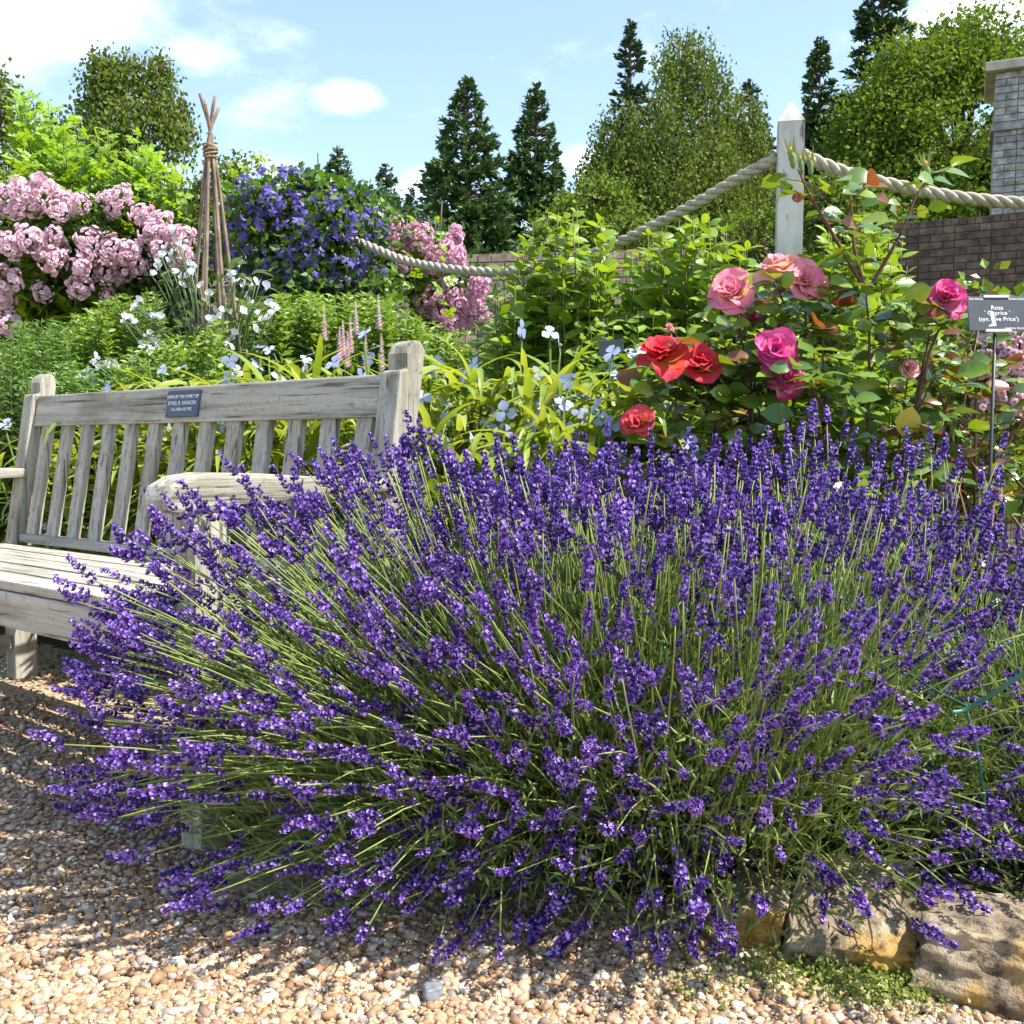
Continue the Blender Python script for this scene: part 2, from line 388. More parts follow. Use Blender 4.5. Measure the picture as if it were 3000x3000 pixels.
m_roseleafred = leafmat('rose_leaf_bronze', [(.16, .05, .025), (.22, .10, .03), (.24, .17, .04)], trans=.35, rough=.25, spec=.6, tmul=(1.5, .9, .4))
m_yleaf = leafmat('yellow_leaf', [(.65, .50, .05), (.60, .45, .06)], trans=.4, tmul=(1.1, 1, .4))
m_shrub = leafmat('mock_orange_leaf', [(.13, .23, .02), (.20, .32, .035), (.27, .40, .05), (.16, .28, .025)], trans=.42, rough=.4, spec=.45, tmul=(1.3, 1.15, .35))
m_shrubstem = plain('shrub_stem', (.16, .13, .05), .7, .3, var=.3)
m_strap = leafmat('strap_leaf', [(.17, .26, .03), (.27, .36, .05), (.38, .43, .09), (.20, .30, .035)], trans=.42, rough=.35, spec=.5, tmul=(1.3, 1.15, .4))
m_blue = leafmat('pale_blue_petal', [(.46, .51, .84), (.56, .61, .90), (.40, .44, .80)], trans=.4, rough=.6, spec=.2, tmul=(1, 1, 1))
m_phlox = leafmat('phlox_leaf', [(.10, .19, .02), (.17, .28, .03), (.23, .36, .04), (.12, .22, .025)], trans=.38, rough=.45, tmul=(1.3, 1.15, .4))
m_phloxd = leafmat('aster_leaf', [(.07, .15, .025), (.11, .21, .03), (.15, .27, .04)], trans=.35, rough=.45, tmul=(1.2, 1.15, .4))
m_sweet = leafmat('sweet_pea_leaf', [(.12, .19, .10), (.17, .24, .13), (.14, .22, .08)], trans=.3, rough=.5, tmul=(1.1, 1.1, .6))
m_whitep = leafmat('white_petal', [(.80, .78, .82), (.84, .84, .84), (.76, .74, .82)], trans=.3, rough=.6, spec=.2, tmul=(1, 1, 1))
m_pink = leafmat('pale_pink_petal', [(.87, .64, .73), (.90, .76, .81), (.84, .52, .64), (.91, .83, .86)], trans=.3, rough=.6, spec=.2, tmul=(1, .9, .95))
m_pink2 = leafmat('pink_petal', [(.80, .46, .60), (.84, .58, .70), (.75, .38, .54), (.86, .70, .78)], trans=.3, rough=.6, spec=.2, tmul=(1, .9, .95))
m_clem = leafmat('clematis_petal', [(.08, .055, .28), (.13, .09, .38), (.22, .17, .50), (.06, .04, .22)], trans=.35, rough=.5, spec=.3, tmul=(1, .9, 1.1))
m_ramble = leafmat('rambler_leaf', [(.04, .085, .02), (.07, .13, .025), (.11, .19, .03)], trans=.35, rough=.35, spec=.5, tmul=(1.3, 1.15, .4))
m_bright = leafmat('bright_leaf', [(.16, .29, .02), (.24, .39, .035), (.30, .46, .045), (.19, .33, .025)], trans=.45, rough=.4, spec=.4, tmul=(1.25, 1.15, .35))
m_conif = leafmat('conifer_spray', [(.042, .085, .03), (.065, .125, .04), (.095, .165, .05), (.055, .105, .036)], trans=.12, rough=.6, spec=.3)
m_conif2 = leafmat('conifer_dark_spray', [(.025, .058, .027), (.042, .085, .034), (.06, .11, .04)], trans=.12, rough=.6, spec=.3)
m_birch = leafmat('birch_leaf', [(.075, .115, .018), (.12, .17, .026), (.17, .22, .04), (.09, .14, .02)], trans=.35, rough=.6, spec=.2, tmul=(1.2, 1.1, .4))
m_oak = leafmat('oak_leaf', [(.08, .14, .018), (.13, .20, .025), (.18, .26, .035), (.10, .165, .02)], trans=.35, rough=.6, spec=.2, tmul=(1.2, 1.1, .4))
m_fertile = leafmat('bud_green', [(.14, .20, .05), (.20, .26, .08)], trans=.2)
m_spikepink = leafmat('spike_pink', [(.78, .55, .64), (.84, .74, .78), (.74, .46, .52)], trans=.3, tmul=(1, .9, .95))

# ------------------------------------------------------------------ the setting
obj('ground', mesh('ground', tpl([(-400, -60, -.06), (400, -60, -.06), (400, 700, -.06), (-400, 700, -.06)], [(0, 1, 2, 3)]), m_ground), kind='structure')
EDGE = np.array([(-7.5, 7.2), (-3.2, 4.75), (-1.42, 3.38), (-.55, 2.72), (-.22, 2.35), (-.30, 2.05), (-.05, 1.72), (.30, 1.50), (.62, 1.36), (1.2, 1.2), (3.5, .9)])
def bed_h(x, y):
    e = np.interp(x, EDGE[:, 0][[0, 1, 2, 3, 4, 6, 7, 8, 9, 10]], EDGE[:, 1][[0, 1, 2, 3, 4, 6, 7, 8, 9, 10]])
    s = np.clip((y - e) / .14 + .15, 0, 1); s = s * s * (3 - 2 * s)
    return -.03 + s * .085
gx, gy = np.meshgrid(np.linspace(-7.5, 7, 170), np.linspace(.8, 14, 160))
gz = bed_h(gx, gy)
gz = gz + np.where(gz > 0, 1, 0) * np.array([noise.noise(Vector((float(a) * 9, float(c_) * 9, 0))) for a, c_ in zip(gx.ravel(), gy.ravel())]).reshape(gx.shape) * .018
nx, ny = gx.shape[1], gx.shape[0]
ii = np.arange(nx * ny).reshape(ny, nx)
q = np.stack([ii[:-1, :-1], ii[:-1, 1:], ii[1:, 1:], ii[1:, :-1]], -1).reshape(-1)
obj('flower_bed_soil', mesh('flower_bed_soil', (np.stack([gx, gy, gz], -1).reshape(-1, 3), q.astype(np.int32), np.full(len(q) // 4, 4), np.zeros(len(q) // 4, np.int32)), m_soil, True), kind='structure')
obj('gravel_path', mesh('gravel_path', tpl([(-9, -2, 0), (4, -2, 0), (4, 2.2, 0), (-.1, 2.8, 0), (-1.2, 4.2, 0), (-9, 9, 0)], [(0, 1, 2, 3, 4, 5)]), m_path), kind='structure')

# pebbles
def ico(sub=0):
    bm = bmesh.new(); bmesh.ops.create_icosphere(bm, subdivisions=sub + 1, radius=1); return from_bm(bm)
n = 64000
px = U(-60, 1990, n); py = 1225 + (1990 - 1225) * U(0, 1, n) ** .75
gp = np.array([ground(a, c_) for a, c_ in zip(px, py)])
keep = bed_h(gp[:, 0], gp[:, 1]) < .005
# the ground under the middle of the lavender is never seen
keep &= ~((gp[:, 0] > -.50) & (gp[:, 0] < .3) & (gp[:, 1] > 1.58))
gp = gp[keep]
dens = np.clip(1.15 / np.maximum(gp[:, 1], 1.2) ** 1.1, 0, 1); gp = gp[RNG.uniform(size=len(gp)) < .80]
sz = np.exp(RNG.normal(math.log(.0044), .40, len(gp))); sz = np.clip(sz, .0022, .012) * np.where(gp[:, 1] > 2.4, 1.25, 1)
lay = U(0, 1, len(gp))
M = frames(np.stack([RNG.normal(size=len(gp)), RNG.normal(size=len(gp)), RNG.normal(size=len(gp)) * .25], -1), np.stack([RNG.normal(size=len(gp)) * .25, RNG.normal(size=len(gp)) * .25, np.ones(len(gp))], -1),
           np.stack([sz * U(.7, 1.05, len(gp)), sz * U(.9, 1.5, len(gp)), sz * U(.45, .75, len(gp))], -1))
gp[:, 2] = sz * .25 + lay * .004
ps = [replicate((ico()[0] * U(.82, 1.12, (12, 1)),) + ico()[1:], M[k::6], gp[k::6]) for k in range(6)]
obj('gravel', mesh('gravel', join(ps), m_pebble, True), label='rounded tan and cream pebbles of the gravel path', cat='gravel', kind='stuff')

# ------------------------------------------------------------------ stones along the bed
def rock(name, c, dims, rotz, seed, label, mat=None, tilt=0.0, cuts=30, amp=.16, group=None, flat=.75):
    bm = bmesh.new(); bmesh.ops.create_cube(bm, size=2); bmesh.ops.subdivide_edges(bm, edges=bm.edges[:], cuts=cuts, use_grid_fill=True)
    off = Vector((seed * 3.1, seed * 1.7, seed * 2.3))
    for v in bm.verts:
        p = v.co.copy(); sphere = p.normalized() * 1.25; p = p.lerp(sphere, 1 - flat)
        d = noise.fractal(p * .9 + off, 1.0, 2.0, 5) * amp + abs(noise.noise(p * 2.2 + off)) * -amp * .7
        st = noise.noise(Vector((p.x * .6, p.y * .6, p.z * 5)) + off) * amp * .35
        d += noise.fractal(p * 3.2 + off, .9, 2.1, 6) * .06 - abs(noise.noise(p * 1.6 + off * 2)) * .10
        p += p.normalized() * (d + st)
        v.co = Vector((p.x * dims[0] / 2, p.y * dims[1] / 2, p.z * dims[2] / 2))
    me = mesh(name, from_bm(bm), mat or m_stone, True)
    return obj(name, me, None, Matrix.Translation(Vector(c)) @ Matrix.Rotation(rotz, 4, 'Z') @ Matrix.Rotation(tilt, 4, 'X'), label, 'stone', group)
g3 = ground(1870, 1945); rock('edging_stone', (g3[0] + .095, g3[1] + .12, .025), (.27, .22, .135), R(-24), 3, 'large pitted sandstone block at the end of the bed edging', tilt=R(-6), amp=.2)
g2 = ground(1615, 1850); rock('edging_stone', (g2[0] + .038, g2[1] + .11, .015), (.185, .22, .12), R(-22), 7, 'cream edging stone with orange lichen between two darker stones', tilt=R(16), amp=.13)
g1 = ground(1405, 1800); rock('edging_stone', (g1[0] + .03, g1[1] + .08, .012), (.12, .15, .105), R(-25), 12, 'dark brown edging stone tucked under the lavender')
rock('edging_stone', (.92, 1.5, .03), (.22, .25, .14), R(-15), 21, 'sunlit pale stone lying behind the pitted block')
gs = ground(815, 1890); rock('loose_stone', (gs[0], gs[1], .012), (.026, .022, .024), .4, 5, 'small angular grey flint lying on the gravel', m_gstone, cuts=5, amp=.35)

# ------------------------------------------------------------------ lavender
def make_spike(seed, L=.05, lod=0):
    r = random.Random(seed); parts = []
    octa = tpl([(0, 0, 0), (-.5, .45, 0), (0, .45, .5), (.5, .45, 0), (0, .45, -.5), (0, 1, 0)],
               [(0, 2, 1), (0, 3, 2), (0, 4, 3), (0, 1, 4), (1, 2, 5), (2, 3, 5), (3, 4, 5), (4, 1, 5)])
    nw = r.randint(6, 8); z = 0.0
    cor = tpl([(0, 0, 0), (-.55, .35, .25), (0, .6, .05), (.55, .35, .25), (-.35, -.45, .2), (.35, -.45, .2)], [(0, 2, 1), (0, 3, 2), (0, 1, 4), (0, 5, 3)])
    for k in range(nw):
        t = k / (nw - 1); z = L * (t ** .92) * .92
        rad = .0038 * (1.15 - .75 * abs(t - .35) ** 1.1); nf = (9 if t < .7 else 6) if not lod else (6 if t < .7 else 4)
        if k == 0 and r.random() < .5: z -= .008
        for j in range(nf):
            a = 2 * math.pi * (j + (k % 2) * .5) / nf + r.uniform(-.3, .3)
            el = R(r.uniform(25, 55) + 25 * t); d = np.array([math.cos(a) * math.cos(el), math.sin(a) * math.cos(el), math.sin(el)])
            base = np.array([math.cos(a) * rad * .35, math.sin(a) * rad * .35, z + r.uniform(-.0025, .0025)])
            ln = r.uniform(.0062, .0085) * (1.1 - .4 * t)
            M = frames(d[None], [[0, 0, 1]], np.array([[.0036, ln, .0036]]) * (1.25 if lod else 1) * (1.05 - .25 * t))[0]
            parts.append(xf(octa, M, base, 0))
            if r.random() < .40:
                M = frames(np.array([[-d[0] * .5, -d[1] * .5, 1]]), d[None], r.uniform(.0038, .0056))[0]
                parts.append(xf(cor, M, base + d * ln * .95, 1))
    z = L * .93
    for j in range(4):
        a = j * 1.57 + r.random(); parts.append(xf(octa, frames([[math.cos(a) * .4, math.sin(a) * .4, 1]], [[1, 0, 0]], np.array([[.0026, .007, .0026]]))[0], (0, 0, z), 0))
    t = join(parts)
    V = t[0].copy(); V = np.stack([V[:, 0], V[:, 2], -V[:, 1]], -1)  # spike along +Y
    return (V,) + t[1:]
SPIKES_LO = [make_spike(s, L, 1) for s, L in ((1, .038), (2, .046), (3, .052), (4, .042), (5, .058), (6, .034))]
SPIKES = [make_spike(s, L) for s, L in ((1, .038), (2, .046), (3, .052), (4, .042), (5, .058), (6, .034))]

def lavender(c, rad, hgt, n_spike, n_leaf, n_parts, label, front=1.0, fl=.72, lean=(0, 0), seed=1, low=.25, zc=.10, rgt=1.0, up_=1.0, czmin=-.5, brk=(.4, .6)):
    c = np.array([c[0], c[1], float(bed_h(c[0], c[1]))]); root = thing('lavender_plant', c, label, 'lavender', 'lavender plants spilling over the path')
    rx, ry = rad
    # directions over the dome
    az = U(0, 2 * math.pi, n_spike * 5); cz = U(czmin, 1, n_spike * 5)
    sn, cn = np.sin(az), np.cos(az)
    pr_ = np.where(cz < .05, low, 1.0) * np.where((sn > .45) & (cz < .8), .3, 1.0) * np.where((sn < -.5) & (cz < .3), 1.0, 1.0) * np.where((cn > .45) & (cz < .55), rgt, 1.0)
    pr_ *= np.where((cn < -.35) & (cz > -.1) & (cz < .75), 1.0, .75) * np.where((cn < -.5) & (cz < -.25), .7, 1.0)
    keep = U(0, 1, n_spike * 5) < pr_
    az, cz = az[keep][:n_spike], cz[keep][:n_spike]; m = len(az)
    sz_ = np.sqrt(np.clip(1 - cz * cz, 0, 1)); dirs = np.stack([np.cos(az) * sz_, np.sin(az) * sz_, cz], -1); dirs = dirs * (1 + .14 * (1 - np.abs(dirs).max(-1, keepdims=True)) / .42)
    dist = 1 - np.abs(RNG.normal(0, .15, m)); dist = np.clip(dist, .55, 1.06)
    tip = np.array([c[0] + lean[0], c[1] + lean[1], zc]) + dirs * np.array([rx, ry, hgt - zc]) * dist[:, None]
    tip[:, 2] = np.maximum(tip[:, 2], .035)
    tip += RNG.normal(0, .03, tip.shape); tip[:, 2] = np.maximum(tip[:, 2], .03)
    br = sz_ * (U(brk[0], brk[1], m) + up_ * np.clip(np.cos(az) + .6, 0, 1) * .28 * np.clip(1.1 + np.sin(az) * .9 + cz * .6, .0, 1))
    base = np.stack([c[0] + np.cos(az) * br * rx, c[1] + np.sin(az) * br * ry, np.full(m, c[2] + .03)], -1)
    base += RNG.normal(0, .03, base.shape) * [1, 1, 0]
    ctrl = base * .5 + tip * .5; ctrl[:, 2] += .03 + .05 * sz_; ctrl += RNG.normal(0, .030, ctrl.shape)
    P = bez(base, ctrl, tip, 7)
    st = tubes(P - c, np.linspace(.0016, .0011, 7)[None], 4)
    obj('stems', mesh('stems', st, m_lavstem, True), root, kind='stuff').name = 'stem_mass'
    d = nrm(tip - ctrl); d = nrm(d + RNG.normal(0, .12, d.shape) + np.array([0, 0, .30]))
    x, y, dep = proj(tip); s = U(.80, 1.28, m); wv = U(.85, 1.25, m)
    M = frames(d, rdir(m), np.stack([s * wv, s, s * wv], -1))
    order = dep - .4 * ((c - tip) * np.array([0, 1, 0])).sum(-1) - .3 * dist + np.where(in_view(tip, 0), 0, 50)
    place(root, 'flower_spike', SPIKES, [m_calyx, m_corolla], M, tip, n_parts, 'flower_spike_mass', False, order, SPIKES_LO)
    # leafy mound
    k = n_leaf; dd = rdir(k, .25); dd = dd[~((dd[:, 0] < -.45) & (dd[:, 2] < .05) & (RNG.uniform(size=k) < .15))]; k = len(dd); rr = U(0, 1, k) ** .45
    lp = np.array([c[0] + lean[0] * .6, c[1] + lean[1] * .6, zc * .6]) + dd * np.array([rx, ry, hgt - zc]) * fl * rr[:, None]
    lp = lp[lp[:, 2] > .015]; k = len(lp)
    outd = nrm(lp - np.array([c[0], c[1], -.05])); ld = nrm(outd + RNG.normal(0, .45, (k, 3)) + np.array([0, 0, .25]))
    sz2 = U(.024, .046, k); LM = frames(ld, rdir(k, .4), np.stack([sz2 * U(.8, 1.3, k), sz2, sz2], -1))
    obj('foliage', mesh('foliage', replicate(NARROW, LM, lp - c), m_lavleaf), root, kind='stuff')
    return root
lavender((.04, 1.84), (.625, .50), .715, 1400, 28000, 300, 'lavender bush leaning over the path in front of the bench arm', fl=.88, low=.8, zc=.29, lean=(-.17, -.03), brk=(.22, .45), czmin=-.62, up_=.3)
lavender((.32, 1.90), (.60, .69), .695, 1150, 26000, 300, 'big lavender bush spilling over the gravel between bench and edging stones', fl=.88, rgt=.6, low=1.0, zc=.30, czmin=-.68, up_=.8)
lavender((.70, 2.16), (.50, .44), .78, 430, 12000, 300, 'upright lavender bush in front of the rose canes', low=.1, seed=2, rgt=.5, czmin=-.1)
lavender((1.04, 1.72), (.56, .42), .49, 190, 26000, 160, 'leafy sparse-flowered lavender held by the green wire hoop', low=.4, seed=3, fl=.98, zc=.15, czmin=-.2)

# ------------------------------------------------------------------ garden bench
BL = 1.62
AX = np.array([.79, -.615]); AX /= np.linalg.norm(AX)
ang = math.atan2(AX[1], AX[0])
bench = obj('garden_bench', None, None, Matrix.Translation((-.935, 2.63, 0)) @ Matrix.Rotation(ang, 4, 'Z'), 'weathered grey oak bench with a dark memorial plaque on its top rail', 'bench')
def bpart(name, t, ax='x', parent=bench, label=None): 
    o = obj(name, mesh(name, t, W[ax], False), parent)
    if label: o['label'] = label
    return o
SEAT, TOP = .43, .975
def by(z): return 0.0 if z < SEAT else (z - SEAT) * .175     # recline of the back
hx = BL / 2
for s in (-1, 1):
    x0, x1 = s * hx - .031, s * hx + .031
    f, bk = -.035, .038
    prof = [(f, .0), (f, SEAT - .04), (f + by(.905), .905), (f + by(.905) + .022, .91), (f + by(.93) + .018, .945), (f + by(.96) + .026, TOP - .008), (f + by(TOP) + .042, TOP),
            (bk + by(TOP) - .02, TOP - .002), (bk + by(TOP) - .005, TOP - .018), (bk + by(.9), .9), (bk, SEAT), (bk, 0)]
    bpart('back_post', extrude_profile(prof, x0, x1, 'x', .006), 'z')
    bpart('front_leg', box((s * hx - .032, -.475, 0), (s * hx + .032, -.405, .635), .006), 'z')
    bpart('side_rail', box((s * hx - .018, -.404, .345), (s * hx + .018, -.036, .415), .004), 'y')
    bpart('stretcher', box((s * hx - .016, -.404, .10), (s * hx + .016, -.036, .145), .004), 'y')
    arm = [(.02, .645), (.02, .672), (-.12, .676), (-.33, .690), (-.44, .694), (-.49, .688), (-.522, .672), (-.534, .648), (-.530, .628), (-.50, .622), (-.36, .634), (-.15, .638)]
    arm = [(a + (.0 if a < 0 else .0), z) for a, z in arm]
    bpart('arm_rest', extrude_profile(arm, s * hx - .040, s * hx + .040, 'x', .009), 'y')
xi = hx - .031
def tilted(y0, y1, z0, z1, xa, xb, bev=.004):
    pts = [(y0 + by(z0), z0), (y1 + by(z0), z0), (y1 + by(z1), z1), (y0 + by(z1), z1)]
    return extrude_profile(pts, xa, xb, 'x', bev)
rail = bpart('top_rail', tilted(-.020, .018, .805, .902, -xi, xi, .006), 'x')
bpart('lower_back_rail', tilted(-.016, .016, .440, .468, -xi, xi), 'x')
ns = 13
for i in range(ns):
    xc = -xi + (i + .5) * (2 * xi) / ns
    bpart('back_slat', tilted(-.010, .010, .464, .808, xc - .025, xc + .025, .003), 'z')
seat_y = [(-.465, -.385), (-.375, -.300), (-.290, -.215), (-.205, -.135), (-.125, -.055)]
for a, c_ in seat_y:
    bpart('seat_slat', box((-hx + .034, a, .418), (hx - .034, c_, .438 + .004 * random.random()), .005), 'x')
bpart('front_apron', box((-hx + .032, -.470, .335), (hx - .032, -.440, .416), .005), 'x')
bpart('rear_apron', box((-hx + .032, -.018, .340), (hx - .032, .012, .430), .005), 'x')
for xx in (-.27, .27): bpart('seat_bearer', box((xx - .02, -.439, .345), (xx + .02, -.019, .416), .003), 'y')
# plaque on the top rail
px_pl = None
PX = .03
def on_rail(x, z, off): return (x, -.020 + by(z) - off, z)
slope = math.atan(.175)
pl = obj('plaque', mesh('plaque', box((-.072, -.0035, -.036), (.072, .0035, .036), .0015), m_navy), bench, Matrix.Translation(on_rail(PX, .855, .0036)) @ Matrix.Rotation(-slope, 4, 'X'), 'small dark blue plaque with three lines of white capitals')
def text(s, size, parent, m, mat, name='lettering', align='CENTER'):
    cu = bpy.data.curves.new(name, 'FONT'); cu.body = s; cu.size = size; cu.align_x = align; cu.align_y = 'CENTER'; cu.extrude = .0002; cu.materials.append(mat)
    o = bpy.data.objects.new(name, cu); me = bpy.data.meshes.new_from_object(o); bpy.data.objects.remove(o)
    if not me.materials: me.materials.append(mat)
    return obj(name, me, parent, m)
for s, z, sz_ in (('GIVEN BY THE FAMILY OF', .018, .0125), ('ETHEL R. HANSON', .001, .0150), ('15.6.1896-4.8.1992', -.016, .0125)):
    text(s, sz_, pl, Matrix.Translation((0, -.0042, z)) @ Matrix.Rotation(math.pi / 2, 4, 'X'), m_white)
for sx in (-1, 1):
    for sz_ in (-1, 1):
        obj('screw', mesh('screw', xf(box((-.002, -.0012, -.002), (.002, .0012, .002), .0008), None, (sx * .066, -.0040, sz_ * .030)), m_steel), pl)

# ------------------------------------------------------------------ rope posts and ropes
def twisted(path, rad, label, group):
    k = len(path); seg = np.linalg.norm(np.diff(path, axis=0), axis=1); s = np.concatenate([[0], np.cumsum(seg)])
    T = nrm(np.gradient(path, axis=0)); A = nrm(np.cross(T, np.array([0, 0, 1.]))); B = np.cross(T, A)
    P = []
    for j in range(3):
        a = s / (rad * 6.2) * 2 * math.pi + j * 2 * math.pi / 3
        P.append(path + (A * np.cos(a)[:, None] + B * np.sin(a)[:, None]) * rad * .50)
    return obj('rope', mesh('rope', tubes(np.array(P), rad * .54, 9), m_rope, True), label=label, cat='rope', group=group)
POSTZ = 3.5
pc = at(1489, 400, POSTZ)
def post(x, y, top, label, rot):
    o = thing('rope_post', (x, y, 0), label, 'post', 'posts carrying the garden rope'); o.rotation_euler = (0, 0, rot)
    h = .045; hh = top - .075
    bm = bmesh.new()
    rows = [(h, .0), (h, hh)]
    vs = [[bm.verts.new((sx * a, sy * a, z)) for sx, sy in ((-1, -1), (1, -1), (1, 1), (-1, 1))] for a, z in rows]
    for i in range(4): bm.faces.new((vs[0][i], vs[0][(i + 1) % 4], vs[1][(i + 1) % 4], vs[1][i]))
    bm.faces.new(vs[0][::-1]); bm.faces.new(vs[1])
    bmesh.ops.bevel(bm, geom=[e for e in bm.edges if abs(e.verts[0].co.z - e.verts[1].co.z) > .5], offset=.004, segments=2, affect='EDGES')
    obj('shaft', mesh('shaft', from_bm(bm), m_post), o)
    obj('pyramid_cap', mesh('pyramid_cap', tpl([(-h, -h, hh + .001), (h, -h, hh + .001), (h, h, hh + .001), (-h, h, hh + .001), (-.006, -.006, top), (.006, -.006, top), (.006, .006, top), (-.006, .006, top)],
        [(0, 1, 5, 4), (1, 2, 6, 5), (2, 3, 7, 6), (3, 0, 4, 7), (4, 5, 6, 7), (3, 2, 1, 0)]), m_post), o)
    return o
ptop = at(1487, 194, POSTZ)[2]
post(pc[0], POSTZ, ptop, 'white painted timber post with pyramid top standing among green shrubs', R(-13))
post(at(585, 400, 4.95)[0], 4.95, 1.75, 'white painted post wrapped in purple clematis', R(8))
pr = [at(1508, 289, 3.52), at(1560, 312, 3.50), at(1620, 333, 3.48), at(1700, 352, 3.45), at(1780, 368, 3.43), at(1860, 378, 3.41), at(1940, 383, 3.39), at(2060, 378, 3.35), at(2200, 350, 3.3), at(2330, 300, 3.25)]
twisted(spline(pr, 420), .0215, 'thick twisted rope hanging from the white post towards the grey pier', 'ropes strung between the posts')
post(at(2345, 300, 3.25)[0], 3.25, 1.95, 'white painted post beyond the named rose', R(-5))
lr = [at(1466, 298, 3.5), at(1400, 332, 3.55), at(1330, 374, 3.63), at(1260, 412, 3.72), at(1180, 452, 3.82), at(1100, 486, 3.95), at(1010, 507, 4.1), at(920, 513, 4.25), at(830, 505, 4.42), at(760, 490, 4.58), at(700, 466, 4.7), at(600, 425, 4.9)]
twisted(spline(lr, 620), .0205, 'thick twisted rope sagging in front of the pink climbing rose', 'ropes strung between the posts')

# ------------------------------------------------------------------ brick walls and pier
def brick_wall(name, A, B, height, thick, mat, mort, label, cat, n_parts, course=.075, blen=.225, top_soldier=False, zmin=0.0):
    A, B = np.array(A, float), np.array(B, float); L = np.linalg.norm(B - A); d = (B - A) / L; nrmv = np.array([d[1], -d[0]])
    if nrmv @ -A < 0: nrmv = -nrmv
    root = thing(name, (A[0], A[1], 0), label, cat)
    ang = math.atan2(d[1], d[0]); root.rotation_euler = (0, 0, ang)
    side = -1 if (np.array([-d[1], d[0]]) @ nrmv) < 0 else 1      # local y sign of the seen face
    obj('wall_core', mesh('wall_core', box((0, -thick / 2 if side > 0 else -thick / 2 + .0, 0), (L, thick / 2, height - .002)), mort), root)
    Ps, Ss = [], []
    rows = int(height / course)
    for r in range(rows):
        z = height - (r + .5) * course
        if z < zmin: break
        x = -(blen / 2 if r % 2 else 0.0); flem = 0
        while x < L:
            bl = blen if (flem % 2 == 0) else blen / 2
            if top_soldier and r == 0: bl = course
            x0, x1 = max(x, 0) + .005, min(x + bl, L) - .005
            if x1 - x0 > .03: Ps.append(((x0 + x1) / 2, side * (thick / 2 + random.uniform(.002, .006)), z)); Ss.append((x1 - x0, .03, course - .011))
            x += bl; flem += 1
    Ps, Ss = np.array(Ps), np.array(Ss)
    wp = np.stack([A[0] + d[0] * Ps[:, 0], A[1] + d[1] * Ps[:, 0], Ps[:, 2]], -1)
    xx, yy, dep = proj(wp); vis = (xx > -20) & (xx < IMG + 20)
    order = np.where(vis, 0, 1000) + (height - Ps[:, 2])
    bt = box((-.5, -.5, -.5), (.5, .5, .5), .0); M = np.array([np.diag(s) for s in Ss]); idx = np.argsort(order); me = mesh('brick', bt, mat)
    for i in idx[:n_parts]: obj('brick', me, root, m4(M[i], Ps[i]))
    rest = idx[n_parts:]
    if len(rest): obj('brickwork', mesh('brickwork', replicate(bt, M[rest], Ps[rest]), mat), root, kind='stuff')
    return root, L, side
wa0, wa1 = at(-150, 490, 9.3), at(1330, 494, 8.3)
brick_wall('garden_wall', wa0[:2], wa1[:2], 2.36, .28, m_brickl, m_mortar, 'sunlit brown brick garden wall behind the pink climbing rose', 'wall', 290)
wb0, wb1 = (4.05, 10.55), (6.6, 9.36)
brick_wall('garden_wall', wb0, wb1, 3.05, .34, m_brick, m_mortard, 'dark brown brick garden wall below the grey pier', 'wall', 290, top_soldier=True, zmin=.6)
pA = at(1872, 300, 11.3); pd = np.array([.89, -.41]); ptopz = at(1872, 165, 11.3)[2]
pier, PL, pside = brick_wall('brick_pier', pA[:2], pA[:2] + pd * 1.6, ptopz, .9, m_gbrick, m_mortar, 'tall grey weathered brick pier with overhanging stone cap', 'pier', 230, zmin=2.6)
obj('cap_slab', mesh('cap_slab', box((-.10, -.56, ptopz + .001), (1.7, .56, ptopz + .10), .012), m_cap), pier)
obj('string_course', mesh('string_course', box((-.035, -.505, ptopz - .62), (1.64, .505, ptopz - .54), .008), m_gbrick), pier)

